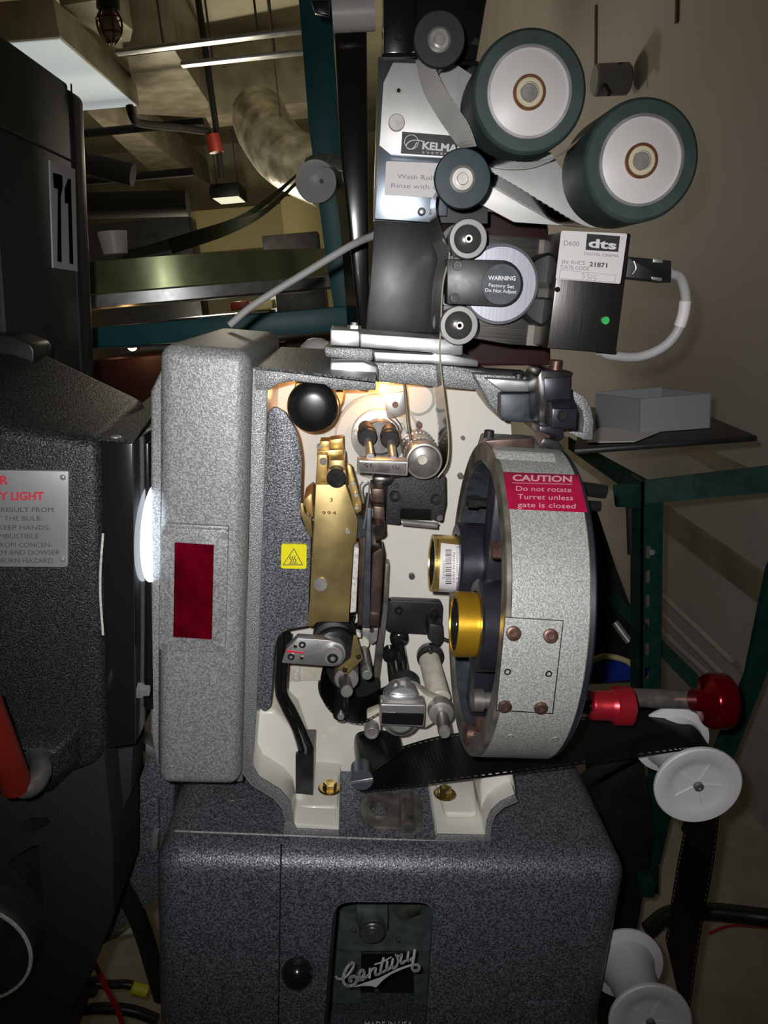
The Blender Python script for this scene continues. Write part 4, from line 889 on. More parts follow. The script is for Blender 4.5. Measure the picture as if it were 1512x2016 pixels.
part('coupling_nut', B().tube([P(1056, 572, .04), P(1085, 574, .04)], .008, 6, 1).tube([P(1070, 572, .04), P(1090, 574, .04)], .0065, 20, 1), 'steel_dark', dr)
la = part('serial_label', B().pp(rnd([(1105, 454), (1235, 460), (1221, 559), (1094, 549)], 4), .0112, .0010), 'label_white', bx)
dk = part('logo_block', B().pp([(1156, 460), (1221, 465), (1217, 496), (1153, 492)], .0109, .0004), 'label_black', la)
dt = B(); txt(dt, 'dts', (1158, 486), (1213, 491), 17, onY(.0108), .035); part('logo_lettering', dt, 'label_white', dk)
lt = B(); lm = onY(.0111)
txt(lt, 'D600', (1110, 483), (1140, 485), 10, lm); txt(lt, 'DIGITAL CINEMA', (1150, 502), (1218, 507), 6, lm, spacing=1)
txt(lt, 'SN: RHCS', (1105, 519), (1151, 522), 8, lm); txt(lt, 'DATE CODE', (1104, 529), (1160, 533), 8, lm); txt(lt, 'R', (1225, 471), (1228, 471), 3, lm)
strokes(lt, [(.7, [(1103, 531), (1212, 542)]), (.7, [(1212, 542), (1210, 556)]), (.7, [(1210, 556), (1101, 548)]), (.7, [(1101, 548), (1103, 531)])], onY(.0111))
part('label_lettering', lt, 'label_grey_ink', la)
part('stamped_number', txt(B(), '21871', (1160, 524), (1195, 527), 9, lm, .03), 'label_ink', la)
part('handwriting', strokes(B(), [(.8, [(1144, 540), (1150, 538), (1148, 543), (1152, 545), (1146, 549)]), (.8, [(1154, 541), (1160, 540), (1157, 545), (1161, 547), (1155, 551)]), (.8, [(1165, 541), (1163, 551)]), (.8, [(1177, 543), (1170, 543), (1169, 547), (1174, 549), (1169, 553)])], onY(.0111)), 'label_grey_ink', la)
part('box_screw', B().disc(1098, 570, .010, 5, .004, seg=16), 'black_gloss', bx)
part('green_lamp', B().disc(1193, 631, .009, 7.5, .006, seg=24), 'green_led', bx)
pg = part('plug', B().pp(rnd([(1234, 505), (1322, 513), (1321, 557), (1230, 547)], 3), .028, .03, .002), 'black_paint', dr)
part('plug_clips', B().pp([(1286, 509), (1306, 511), (1305, 518), (1286, 517)], .0265, .003, .0006).pp([(1282, 544), (1304, 547), (1303, 554), (1284, 551)], .0265, .003, .0006).tube([P(1248, 514, .027), P(1252, 528, .027), P(1245, 540, .027)], .0007, 6, 4), 'steel', pg)
cbx = solo('reader_cable', B().tube([P(1318, 538, .045), P(1340, 548, .05), P(1350, 590, .055), P(1340, 640, .058), P(1310, 680, .06), P(1260, 702, .06), P(1205, 700, .05), P(1180, 690, .045)], .0048, 14, 8), 'cable_grey', 'grey cable looping from the plug round under the reader box', 'cable')
solo('cable_sleeve', B().tube([P(1349.5, 592, .055), P(1345, 620, .0565), P(1338, 642, .058)], .0058, 14, 6), 'label_white', 'white printed sleeve round the grey looping cable', 'sleeve')
solo('signal_cable', B().tube([P(452, 640, .22), P(500, 600, .22), P(600, 538, .22), P(690, 484, .21), P(740, 462, .18)], .0042, 10, 6), 'cable_grey', 'light grey cable rising diagonally behind the shutter housing', 'cable')
# ================================================================== tubes in the compartment
for k, pts in enumerate(([(553, 1245, .02), (551, 1300, .02), (548, 1360, .03), (560, 1395, .035), (582, 1440, .04), (598, 1500, .05), (602, 1545, .055)], [(566, 1245, .025), (560, 1320, .025), (560, 1365, .035), (578, 1400, .04), (602, 1450, .045), (612, 1480, .05), (610, 1530, .055)])):
    solo('control_tube', B().tube([P(*p) for p in pts], .0036, 14, 6), 'black_gloss', ('left' if k == 0 else 'right') + ' of two black tubes bending down the left side of the compartment', 'tube')
# ================================================================== white platter guide rollers
def spool(name, px, py, r, Y, bpx, bpy, br, Yb, label, frame=P):
    t = thing(name, label, 'roller', P(px, py + r, Y + .03))
    c = P(px, py, Y); R = S(px, py, Y, r); cb_ = P(bpx, bpy, Yb); Rb = S(bpx, bpy, Yb, br); ax = (cb_ - c); L = ax.length; ax.normalize()
    part('front_flange', B().lathe(c, ax, [(.004, 0), (.004, R * .45), (.0015, R * .66), (0, R * .70), (-.001, R * .97), (.0005, R), (.004, R), (.007, R * .8), (.008, R * .7), (.008, 0)], 72), 'white_flange', t)
    ribs = B(); up = V((0, 0, 1)); u = (up - ax * up.dot(ax)).normalized(); w = ax.cross(u)
    for k in range(5):
        a = k * 2 * math.pi / 5 + .3; ribs.tube([c + ax * .003 + (u * math.cos(a) + w * math.sin(a)) * R * q for q in (.12, .62)], .0007, 6, 1)
    part('flange_ribs', ribs, 'white_flange', t)
    part('barrel', B().lathe(c, ax, [(.008, 0), (.008, R * .74), (L * .2, R * .63), (L * .5, R * .58), (L * .8, R * .63), (L - .004, R * .74), (L - .004, 0)], 48), 'white_flange', t)
    part('rear_flange', B().lathe(cb_, ax, [(-.008, R * .45), (-.003, Rb * .8), (0, Rb), (.003, Rb), (.004, Rb * .97), (.004, 0)], 72), 'white_flange', t)
    part('axle_screw', B().lathe(c + ax * .001, -ax, [(0, R * .11), (.003, R * .11), (.004, R * .08), (.004, R * .045), (.002, 0)], 28), 'steel_dark', t)
    e = cb_ + ax * .02; part('axle', B().tube([cb_ + ax * .002, e], .006, 12, 1), 'steel_dark', t)
    part('support_arm', B().tube([e, V((xR - .002, .16, min(e.z, ZT - .04)))], .009, 12, 1), 'black_paint', t)
    return t
spool('guide_roller', 1375, 1548, 84, -.02, 1322, 1458, 72, .062, 'white flanged guide roller right of the sound head, with the black film over it')
spool('guide_roller', 1281, 2014, 80, -.06, 1232, 1898, 72, .03, 'white flanged guide roller at the bottom right corner beside the sound head')
# ================================================================== lamphouse
lh = thing('lamphouse', 'black wrinkle-finish lamphouse with a warning plaque and a crank handle, cut by the left edge', 'lamphouse', (-.6, 0, .6))
zt = P(195, 868, -.05).z
fr = [P(*q, -.05) for q in [(-260, 800), (-10, 838), (196, 868), (214, 1470), (190, 1512), (60, 1560), (-260, 1560)]]
bk = [P(-230, 640, .17), P(40, 668, .17), P(292, 790, .12), V((P(268, 1420, .12).x, .12, P(214, 1470, -.05).z)), V((P(255, 1500, .12).x, .12, P(190, 1512, -.05).z)), V((P(60, 1540, .12).x, .12, P(60, 1560, -.05).z)), V((P(-200, 1560, .12).x, .12, P(-200, 1560, -.05).z))]
part('body', B().hull(fr, bk, .012, 4), 'wrinkle_black', lh)
part('top_hump', B().pp(rnd([(-260, 650), (20, 660), (60, 676), (68, 690), (66, 720), (-260, 720)], 8), .12, .05, .01, 3), 'black_paint', lh)
pq = part('warning_plaque', B().pp(rnd([(-220, 924), (135, 927), (133, 1117), (-220, 1114)], 7), -.0535, .004, .0006), 'plaque_metal', lh)
tr = B(); pm = onY(-.0537); txt(tr, 'DANGER', (-95, 955), (17, 953), 17, pm, .03); txt(tr, 'HIGH INTENSITY LIGHT', (-160, 984), (86, 984), 16, pm, .03)
part('red_lettering', tr, 'plaque_red', pq)
tb_ = B()
for s, y0, xe in (('SEVERE BURNS CAN RESULT FROM', 1008, 105), ('LOOKING AT THE BULB', 1025, 80), ('KEEP HANDS,', 1043, 99), ('COMBUSTIBLE', 1060, 76), ('AWAY FROM CONCEN-', 1077, 103), ('TRATED BEAM AND DOWSER', 1092, 118), ('BURN HAZARD', 1108, 104)):
    x0 = xe - 9.15 * len(s) - 2; txt(tb_, s, (x0, y0), (xe, y0), 9.5, pm)
part('small_lettering', tb_, 'label_ink', pq)
for x, y in ((122, 941), (122, 1103)): part('plaque_rivet', B().disc(x, y, -.0555, 6.5, .003, [(0, 0), (.2, .6), (.8, 1), (1, 1), (1, 0)], 20), 'steel', pq)
part('door_relief', B().hull([P(*q, -.075) for q in rnd([(-200, 1470), (20, 1470), (110, 1480), (112, 1530), (60, 1558), (-200, 1560)], 12, 3)], [P(*q, -.048) for q in rnd([(-200, 1425), (20, 1425), (160, 1432), (162, 1500), (100, 1560), (-200, 1570)], 12, 3)], .004), 'wrinkle_black', lh)
ha = thing('crank_handle', 'bent steel crank with a red grip at the left edge on the lamphouse', 'handle', P(50, 1560, -.1))
part('crank_arm', B().tube([P(78, 1490, -.075), P(80, 1520, -.10), P(60, 1548, -.12), P(36, 1545, -.125), P(22, 1530, -.13)], .0095, 18, 8), 'steel_dark', ha)
part('grip', B().tube([P(33, 1548, -.125), P(8, 1480, -.135), P(-30, 1380, -.14)], .0125, 24, 4), 'handle_red', ha)
sn = thing('snood', 'smooth black metal beam snood between the lamphouse and the shutter housing', 'snood', P(235, 1480, .0))
zs = P(230, 866, -.045).z
part('front_plate', B().pp([(198, 868), (261, 872), (267, 1466), (209, 1474)], -.045, .19, .0015), 'black_gloss', sn)
part('top_plate', B().prism([Pz(*q, zs + .0015) for q in [(196, 868), (261, 873), (305, 815), (298, 782)]], (0, 0, .002)), 'wrinkle_black', sn)
part('bevel_screw', B().lathe(Pz(228, 862, zs + .003), (0, 0, 1), [(0, .005), (.0012, .0045), (.002, .003), (.0018, 0)], 20), 'steel', sn)
xs = P(267, 1100, -.045).x
part('port_plate', B().box((xs - .006, .0, P(267, 1440, -.04).z), (xs + .002, .30, P(261, 890, -.04).z), .001), 'black_gloss', sn)
pc = Px(303, 1050, xs + .003)
part('beam_port', B().lathe((xs + .0022, pc.y, pc.z), (1, 0, 0), [(0, .047), (.0012, .047), (.0012, 0)], 64), 'xenon_glow', sn, 'glowing white beam port')
part('port_bolt', B().lathe(Px(272, 1359, xs + .002), (1, 0, 0), [(0, .008), (.004, .008), (.004, .006), (.010, .0055), (.010, 0)], 6), 'chrome', sn)
part('curved_gap', B().tube([P(203, 1050, -.051), P(198, 1120, -.051), P(198, 1180, -.051), P(203, 1250, -.051)], .0011, 6, 6), 'felt_white', sn)
# pedestal below lamphouse
pd = thing('lamp_pedestal', 'dark grey angled base casting under the lamphouse', 'pedestal', (-.5, 0, .3))
pbd = part('casting', B().pp(rnd([(-260, 1530), (205, 1480), (222, 1660), (224, 1800), (180, 1920), (110, 2040), (120, 2120), (-260, 2120)], 4), -.04, .10, .004, 3), 'lamphouse_grey', pd)
hol = [(22, 1655), (30, 1643), (50, 1638), (75, 1636), (83, 1643), (72, 1655), (50, 1665), (30, 1667)]
cut(pbd, B().pp(hol, -.06, .05)); part('oval_plug', B().pp(hol, -.03, .004), 'old_paint', pd)
cut(pbd, B().pp([(2, 1722), (48, 1694), (58, 1692), (62, 1705), (72, 1830), (60, 1800), (30, 1762), (2, 1735)], -.06, .08))
part('inner_wiring', B().pp([(-2, 1700), (75, 1690), (80, 1850), (-2, 1800)], .02, .004).tube([P(52, 1700, .0), P(58, 1760, .0), P(66, 1820, .0)], .003, 8, 4), 'old_paint', pd)
part('rear_leg', B().pp([(205, 1480), (262, 1472), (258, 1560), (214, 1660)], .0, .05, .002), 'lamphouse_grey', pd)
part('round_drum', B().disc(-60, 1880, -.07, 128, .10, [(0, 0), (0, .9), (.04, .97), (.1, 1), (1, 1), (1, 0)], 80), 'black_rubber', pd)
part('brushed_rim', B().ring(-60, 1880, -.071, 124, 117, .002, 90), 'felt_white', pd)
# bracket between base and sound head
sb = thing('support_casting', 'blue-grey hammertone angled support joining lamphouse base and sound head', 'bracket', P(260, 1700, .15))
part('web', B().pp([(205, 1560), (300, 1490), (345, 1500), (340, 1660), (320, 1760), (180, 1880), (150, 1880), (215, 1680)], .12, .05, .003), 'hammer_base', sb)
part('raised_panel', B().pp(rnd([(214, 1612), (300, 1572), (313, 1574), (312, 1700), (225, 1720)], 6), .112, .01, .003), 'hammer_base', sb)
part('mesh_block', B().hull([P(*q, .12) for q in [(255, 1445), (312, 1480), (312, 1500), (258, 1462)]], [P(*q, .2) for q in [(262, 1430), (312, 1450), (312, 1478), (262, 1445)]], .001), 'aluminium', sb)
part('square_bolt', B().pp([(298, 1641), (311, 1640), (309, 1671), (298, 1671)], .10, .01, .001), 'steel', sb)
# ================================================================== tall cabinet with number plate
cabx = P(145, 400, .42).x
cz = P(140, 165, .42).z
tc_ = thing('rack_cabinet', 'tall dark grey cabinet at the left edge with a 71 number plate', 'cabinet', (cabx - .3, .2, zt + .03))
part('body', B().box((cabx - .6, .185, zt - .08), (cabx, .42, cz), .004), 'lamphouse_grey', tc_)
part('rounded_edge', B().box((cabx - .1, .42, zt - .08), (cabx + .004, .47, cz - .005), .010, 4), 'black_paint', tc_)
part('panel_seam', B().tube([Px(0, 249, cabx + .001), Px(147, 320, cabx + .001)], .0018, 6, 1).tube([Px(140, 165, cabx + .001), Px(147, 320, cabx + .001)], .0012, 6, 1), 'black_paint', tc_)
npx = [(95, 315), (145, 333), (150, 534), (102, 527)]
xm = lambda x, y, z: Px(x, y, cabx + .002) + V((z + .001, 0, 0))
pn = part('number_plate', B().prism([Px(*q, cabx + .0005) for q in npx], (.002, 0, 0)), 'plate_grey', tc_)
nb = B()
for q in ([(104, 340), (121, 345), (122, 368), (118, 388), (120, 516), (113, 515), (114, 372), (106, 370)], [(127, 372), (134, 352), (138, 352), (143, 520), (137, 519), (134, 400), (128, 400)]):
    nb.prism([Px(x, y, cabx + .0027) for x, y in q], (.001, 0, 0))
part('number', nb, 'number_black', pn)
# ================================================================== platter stand and film rolls
ps = thing('teal_column', 'teal painted steel upright behind the projector with horizontal beam', 'column', Wp(640, 640, 1.3), TI)
part('upright', B().hull([Wp(*q, 1.30) for q in [(585, -40), (650, -40), (676, 400), (700, 700), (672, 700), (638, 480), (608, 250)]], [Wp(*q, 1.30) + V((0, .08, 0)) for q in [(585, -40), (650, -40), (676, 400), (700, 700), (672, 700), (638, 480), (608, 250)]], .002), 'teal_paint', ps)
part('beam', B().prism([Wp(*q, 1.2) for q in [(150, 648), (720, 600), (720, 648), (150, 688)]], (0, .08, 0), .002), 'teal_paint', ps)
part('shelf_rail', B().prism([Wp(*q, 1.18) for q in [(190, 684), (560, 672), (560, 675), (190, 688)]], (0, .05, 0), .001), 'steel_dark', ps)
bp2 = thing('black_post', 'glossy black post with a white roller on top beside the teal upright', 'post', Wp(690, 640, .42), TI)
part('post', B().hull([Wp(*q, .42) for q in [(658, 50), (722, 54), (728, 650), (706, 650), (670, 300)]], [Wp(*q, .47) for q in [(658, 50), (722, 54), (728, 650), (706, 650), (670, 300)]], .004, 3), 'black_gloss', bp2)
part('ear', B().pp([(612, 0), (648, 0), (648, 30), (620, 24)], .42, .01, .001, f=Wp), 'gunmetal', bp2)
solo('white_roller', B().tube([Wp(654, 26, .40), Wp(737, 22, .40)], S(690, 30, .40, 34, Wp), 40, 1), 'white_plastic', 'white roller on top of the black post', 'roller', TI)
arm = thing('platter_roller_arm', 'white flanged roller on a small arm on the teal upright', 'roller', Wp(626, 390, 1.15), TI)
part('flange', B().lathe(Wp(622, 357, 1.15), (0, 1, 0), [(.012, 0), (.01, .02), (.002, .035), (0, .045), (.003, .046), (.012, .03), (.03, .022), (.07, .022), (.07, 0)], 48), 'white_flange', arm)
part('axle', B().disc(633, 356, 1.147, 4, .01, f=Wp, seg=16), 'gunmetal', arm)
part('arm_plate', B().pp(rnd([(600, 312), (625, 300), (680, 308), (690, 340), (600, 330)], 5), 1.24, .01, .001, f=Wp), 'steel_dark', arm)
solo('descending_film', film([Wp(x, y, 1.12) for x, y in [(640, 328), (662, 332), (676, 360), (690, 430), (705, 640)]], [Wp(x, y, 1.19) for x, y in [(622, 330), (640, 334), (652, 360), (668, 430), (684, 640)]], False), 'dark_film', 'dark film band dropping from the white arm roller beside the black post', 'film strip', TI)
for k, (n_, f_) in enumerate((([(590, 336), (540, 378), (470, 425), (380, 455), (300, 480), (240, 495)], [(592, 340), (535, 395), (465, 448), (385, 478), (310, 498), (240, 515)]), ([(596, 345), (520, 410), (440, 440), (330, 470)], [(598, 350), (525, 420), (450, 462), (340, 500)]))):
    solo('slack_film', film([Wp(x, y, 1.2 + i * .06) for i, (x, y) in enumerate(n_)], [Wp(x, y, 1.27 + i * .06) for i, (x, y) in enumerate(f_)], False), 'film_dull', ('upper' if k == 0 else 'lower') + ' of two dark film bands running from the arm roller to the platter', 'film strip', TI)
pc_ = Wp(330, 575, 1.75)
zr = Wp(300, 569, 1.2).z
plt = thing('film_platter', 'large metal film platter seen edge-on with a wound film roll', 'platter', (pc_.x, 1.75, zr - .04), TI)
part('deck', B().lathe((pc_.x, 1.75, zr - .034), (0, 0, 1), [(0, 0), (0, .60), (.004, .62), (.03, .62), (.034, .61), (.034, 0)], 160), 'aluminium', plt)
solo('film_roll', B().lathe((pc_.x, 1.75, zr + .001), (0, 0, 1), [(0, .1), (0, .57), (.07, .57), (.07, .1)], 160), 'film_roll_green', 'olive green wound film roll lying on the platter', 'film roll', TI)
solo('platter_cup', B().lathe(Wp(228, 500, 1.3), (0, 0, 1), [(0, 0), (0, .028), (.05, .034), (.052, .034), (.052, 0)], 40), 'white_plastic', 'white cup shaped roller standing on the film roll', 'roller', TI)
solo('small_dome_roller', B().lathe(Wp(622, 686, .6), (0, 0, 1), [(-Wp(622, 686, .6).z, .008), (-.012, .008), (-.01, .028), (0, .028), (.008, .024), (.016, .012), (.018, 0)], 36), 'white_plastic', 'small white domed roller just behind the projector top', 'roller', TI)
wl = thing('warm_work_light', 'small glowing orange-white work lamp below the teal beam', 'lamp', Wp(260, 690, 1.5), TI)
part('bulb', B().lathe(Wp(260, 681, 1.5), (0, 1, 0), [(-.015, 0), (-.01, .010), (0, .014), (.01, .010), (.015, 0)], 24), 'warm_bulb', wl)
part('socket', B().lathe(Wp(260, 681, 1.52), (0, 1, 0), [(0, .015), (.05, .012), (.05, 0)], 20), 'black_paint', wl)
for x, y in ((217, 681), (228, 681)): solo('tiny_indicator', B().lathe(Wp(x, y, 1.6), (0, 1, 0), [(-.003, 0), (0, .004), (.003, 0)], 12), 'warm_bulb', ('left' if x < 220 else 'right') + ' of two tiny orange indicator lights beside the work lamp', 'light', TI)
solo('dark_filler', B().box((Wp(180, 700, 1.6).x, 1.55, .0), (Wp(760, 700, 1.6).x, 2.4, Wp(400, 690, 1.55).z), .01), 'maroon', 'dark maroon equipment block under the teal beam behind the projector', 'filler', TI)  # plain dark block filling the brown area under the beam
rc = thing('reader_rear_motor', 'dark maroon motor housing hidden behind the reader bracket', 'motor', P(980, 700, .3))
part('mounting_shaft', B().tube([P(985, 600, .10), P(985, 590, .31)], .02, 16, 1), 'black_paint', rc)
part('housing', B().pp(rnd([(890, 400), (1080, 440), (1085, 720), (900, 720)], 10), .30, .1, .01), 'maroon', rc)
# ================================================================== ceiling things
LZ = 2.45
lf = thing('ceiling_fixture', 'long fluorescent ceiling fixture with prismatic white lens, upper left', 'ceiling light', Wz(150, 150, LZ), TI)
a_, b_ = Wz(117, 76, LZ), Wz(256, 208, LZ); c_ = Wz(45, 90, LZ)
w_ = abs(a_.x - c_.x) if a_.x > c_.x else .3; w_ = max(w_, .3)
part('lens', B().box((a_.x - w_, a_.y, LZ - .004), (a_.x, b_.y, LZ)), 'fluorescent_lens', lf)
part('housing', B().box((a_.x - w_ - .01, a_.y - .02, LZ), (a_.x + .01, b_.y + .02, LZ + .13), .004), 'duct_metal', lf)
for fx in (.05, w_ - .05): part('hanging_wire', B().tube([(a_.x - fx, a_.y + .05, LZ + .12), (a_.x - fx, a_.y + .05, 3.0)], .004, 6, 1), 'steel_dark', lf)
q = Wz(452, 394, 2.38)
sf = thing('small_fixture', 'small distant square ceiling lamp glowing pale yellow', 'ceiling light', q, TI)
part('lens', B().box((q.x - .12, q.y - .25, 2.376), (q.x + .12, q.y + .25, 2.38)), 'small_lens', sf)
part('housing', B().box((q.x - .14, q.y - .27, 2.38), (q.x + .14, q.y + .27, 2.5), .004), 'black_paint', sf)
for k in (-.1, .1): part('hanging_wire', B().tube([(q.x + k, q.y, 2.5), (q.x + k, q.y, 3.0)], .005, 6, 1), 'steel_dark', sf)
q = Wz(497, 479, 1.95)
sf = thing('far_fixture', 'tiny lamp glowing far back in the booth', 'ceiling light', q, TI)
part('lens', B().box((q.x - .13, q.y - .2, q.z - .004), (q.x + .13, q.y + .2, q.z)), 'small_lens', sf)
part('housing', B().box((q.x - .15, q.y - .22, q.z), (q.x + .15, q.y + .22, q.z + .08), .004), 'black_paint', sf)
# ducts
def duct(name, px4, z, h, m, label, cat='duct', bev=.004):
    solo(name, B().prism([Wz(*p, z) for p in px4], (0, 0, h), bev), m, label, cat, TI)
duct('diagonal_duct', [(172, 222), (272, 262), (415, 366), (362, 400)], 2.45, .22, 'duct_metal', 'long rectangular duct running away from above the cabinet to the small lamp')
duct('cross_duct', [(405, 232), (608, 200), (612, 232), (415, 252)], 2.5, .35, 'duct_metal', 'wide rectangular duct crossing behind the fluorescent fixture')
duct('grey_duct_elbow', [(250, 112), (345, 100), (412, 205), (405, 232), (270, 225)], 2.55, .4, 'duct_metal', 'grey duct elbow beside the red lamp cage')
duct('near_duct', [(118, 12), (190, 0), (262, 60), (250, 112)], 2.6, .3, 'duct_metal', 'short duct right above the fluorescent fixture')
fd = thing('foil_duct', 'crumpled silver flexible duct beside the teal upright', 'duct', Wp(565, 350, 3.5), TI)
part('hose', B().tube([Wp(510, 228, 3.9), Wp(525, 262, 3.7), Wp(565, 310, 3.5), Wp(650, 350, 3.3)], .15, 24, 6), 'foil', fd)
m_ = Wp(560, 300, 3.52); part('hanging_strap', B().tube([m_, V((m_.x, m_.y, 3.0))], .004, 6, 1), 'steel_dark', fd)
for k, (p0, p1, r, Y, lab) in enumerate((((225, 96), (600, 52), .012, 2.0, 'upper steel strut rail under the ceiling'), ((355, 120), (602, 95), .012, 2.2, 'lower steel strut rail under the ceiling'))):
    st_ = thing('strut_rail', lab, 'rail', Wp(p0[0], p0[1] + 8, Y), TI)
    for w in (.25, .75):
        m_ = Wp(p0[0], p0[1], Y).lerp(Wp(p1[0], p1[1], Y), w) + V((0, .02, 0)); part('hanger_rod', B().tube([m_, V((m_.x, m_.y, 3.0))], .004, 6, 1), 'steel_dark', st_)
    part('rail', B().prism([Wp(p0[0], p0[1], Y), Wp(p1[0], p1[1], Y), Wp(p1[0], p1[1] + 7, Y), Wp(p0[0], p0[1] + 8, Y)], (0, .04, 0), .001), 'aluminium', st_)
solo('sprinkler_pipe', B().tube([Wp(255, 208, 2.4), Wp(262, 232, 2.4), Wp(276, 243, 2.45), Wp(340, 250, 2.6), Wp(410, 259, 2.8)], .014, 10, 3), 'pipe_black', 'black pipe bending below the fluorescent fixture', 'pipe', TI)
solo('red_valve', B().tube([Wp(418, 265, 2.8), Wp(426, 300, 2.8)], .03, 10, 1), 'handle_red', 'red valve at the end of the black ceiling pipe', 'valve', TI)
solo('valve_hanger', B().tube([V((Wp(424, 262, 2.86).x, 2.86, 3.0)), Wp(427, 262, 2.86), Wp(436, 350, 2.9)], .013, 8, 1), 'pipe_black', 'dark hanger below the red valve', 'hanger', TI)
for k, (p0, p1, r, Y, lab) in enumerate((((175, 262), (400, 240), .02, 3.6, 'thin dark beam crossing left of the diagonal duct, upper'), ((172, 322), (262, 345), .05, 3.0, 'dark pipe above the film platter, left'), ((175, 405), (370, 400), .07, 3.8, 'thick dark pipe above the white cup roller'), ((300, 345), (380, 338), .02, 3.4, 'short dark bar left of the small lamp'))):
    e0 = Wp(*p0, Y); solo('dark_pipe', B().tube([V((-2.6, Y, e0.z)), e0, Wp(*p1, Y)], r, 10, 1), 'pipe_black', lab, 'pipe', TI)
cg = thing('caged_work_lamp', 'red wire lamp guard hanging from the ceiling at the top left', 'work lamp', Wp(217, 80, 1.5), TI)
part('socket', B().tube([Wp(212, -40, 1.5), Wp(213, 20, 1.5)], .028, 16, 1), 'black_paint', cg)
cage = B(); cc = Wp(216, 50, 1.5); hh = S(216, 50, 1.5, 32, Wp); rr_ = S(216, 50, 1.5, 24, Wp)
for k in range(6):
    a = k * math.pi / 3; cage.tube([cc + V((math.cos(a) * rr_ * q, math.sin(a) * rr_ * q, z * hh)) for q, z in ((.45, 1), (1, .3), (.85, -.5), (.25, -1))], .0028, 6, 4)
for q, z in ((.98, .3), (.85, -.5)): cage.ringm(cc + V((0, 0, z * hh)), (0, 0, 1), rr_ * q + .002, rr_ * q - .002, .004, .0005, 24)
part('wire_cage', cage, 'handle_red', cg)
part('bulb', B().lathe(cc + V((0, 0, hh * .8)), (0, 0, -1), [(0, .012), (.02, .02), (.04, .028), (.06, .024), (.075, 0)], 20), 'duct_metal', cg)
# far end of the booth
random.seed(3)
for k, (x0, y0, x1, y1, Y, m, lab) in enumerate(((370, 400, 560, 500, 6.6, 'cream_panel', 'yellowish lit wall panel at the far end of the booth'), (560, 380, 640, 470, 6.0, 'cream_panel', 'yellowish stack of boxes near the teal upright'), (180, 425, 370, 520, 5.5, 'black_paint', 'black cabinet far behind the white cup roller'), (455, 592, 485, 612, 3.0, 'handle_red', 'small red box on the far shelf'), (490, 590, 535, 612, 3.1, 'cream_panel', 'small yellow box on the far shelf'), (522, 455, 625, 520, 4.6, 'black_paint', 'dark cabinet right of the far lamp'), (330, 612, 530, 640, 3.0, 'black_paint', 'dark low cabinet behind the platter'), (545, 570, 640, 610, 2.9, 'black_paint', 'dark console under the platter on the right'))):
    a, b = Wp(x0, y1, Y), Wp(x1, y0, Y); zl = (a.z if k in (0, 3, 4) else 0); Y2 = 7.99 if k == 0 else Y + .3; solo(['wall_panel', 'box_stack', 'far_cabinet', 'red_box', 'yellow_box', 'far_cabinet', 'low_cabinet', 'console'][k], B().box((a.x, Y, zl), (b.x, Y2, b.z), .005), m, lab, ['panel', 'boxes', 'cabinet', 'box', 'box', 'cabinet', 'cabinet', 'console'][k], TI)
# ================================================================== right side: wall things, table
jb = thing('wall_camera', 'grey cylindrical fitting on a black bracket on the right wall', 'fitting', Wx(1230, 190, .93), TI)
c = Wx(1238, 155, .93)
part('can', B().cyl(c + V((-.11, 0, .004)), c + V((.0, 0, .0)), .046), 'box_grey', jb)
part('bracket', B().tube([Wx(1225, 128, .90), Wx(1195, 135, .86), Wx(1187, 160, .84), Wx(1200, 185, .85)], .009, 8, 4), 'black_paint', jb)
for x0, y0, x1, y1, l in ((1173, 10, 1172, 150, 'thin dark conduit on the right wall above the grey fitting'), (1333, -20, 1331, 46, 'short dark conduit at the top right of the wall')):
    solo('wall_conduit', B().tube([Wx(x0, y0, .945), Wx(x1, y1, .945)], .005, 8, 1), 'duct_metal', l, 'conduit', TI)
for k, (p0, p1) in enumerate((((1305, 1172), (1440, 1300)), ((1300, 1205), (1425, 1330)), ((1300, 1240), (1420, 1350)))):
    solo('wall_pipe', B().tube([Wx(*p0, .93), Wx(*p1, .93)], .009, 8, 1), 'wall_paint', ['upper', 'middle', 'lower'][k] + ' of three painted conduits low on the right wall', 'conduit', TI)
tb2 = thing('slotted_table', 'dark green slotted-angle table frame by the right wall', 'table', Wp(1255, 1800, .45), TI)
def slat(name, pts4, Y0, Y1, slots=0, d=.004):
    b = B(); f = [Wp(*p, y) for p, y in zip(pts4, (Y0, Y1, Y1, Y0))]
    b.prism(f, (0, d, 0), .0006); o = part(name, b, 'dark_green_paint', tb2)
    return o
po = part('front_post', B().prism([Wp(*p, .45) for p in [(1263, 948), (1306, 950), (1297, 1760), (1259, 1760)]], (0, .004, 0)), 'dark_green_paint', tb2)
part('front_post_side', B().prism([Wp(1263, 948, .45), Wp(1263, 948, .45) + V((0, .05, 0)), Wp(1259, 1760, .45) + V((0, .05, 0)), Wp(1259, 1760, .45)], (.004, 0, 0)), 'dark_green_paint', tb2)
for k in range(14):
    y = 1092 + k * 48; x = 1282 - k * .6
    cut(po, B().prism([Wp(x + dx * 1.0, y + dy2, .44) for dx, dy2 in rnd([(-5, -13), (5, -13), (5, 13), (-5, 13)], 5)], (0, .03, 0)))
part('post_screw', B().disc(1284, 1088, .443, 6, .006, f=Wp, seg=16), 'steel', tb2)
part('corner_plate', B().prism([Wp(*p, .44) for p in rnd([(1208, 955), (1262, 955), (1262, 1000), (1212, 998)], 3)], (0, .004, 0)), 'dark_green_paint', tb2)
part('right_beam', B().prism([Wp(1270, 946, .45), Wp(1640, 902, .36), Wp(1640, 958, .36), Wp(1270, 992, .45)], (0, .004, 0)), 'dark_green_paint', tb2)
part('left_beam', B().prism([Wp(1278, 946, .45), Wp(1120, 860, .9), Wp(1120, 885, .9), Wp(1262, 985, .45)], (0, .006, 0)), 'dark_green_paint', tb2)
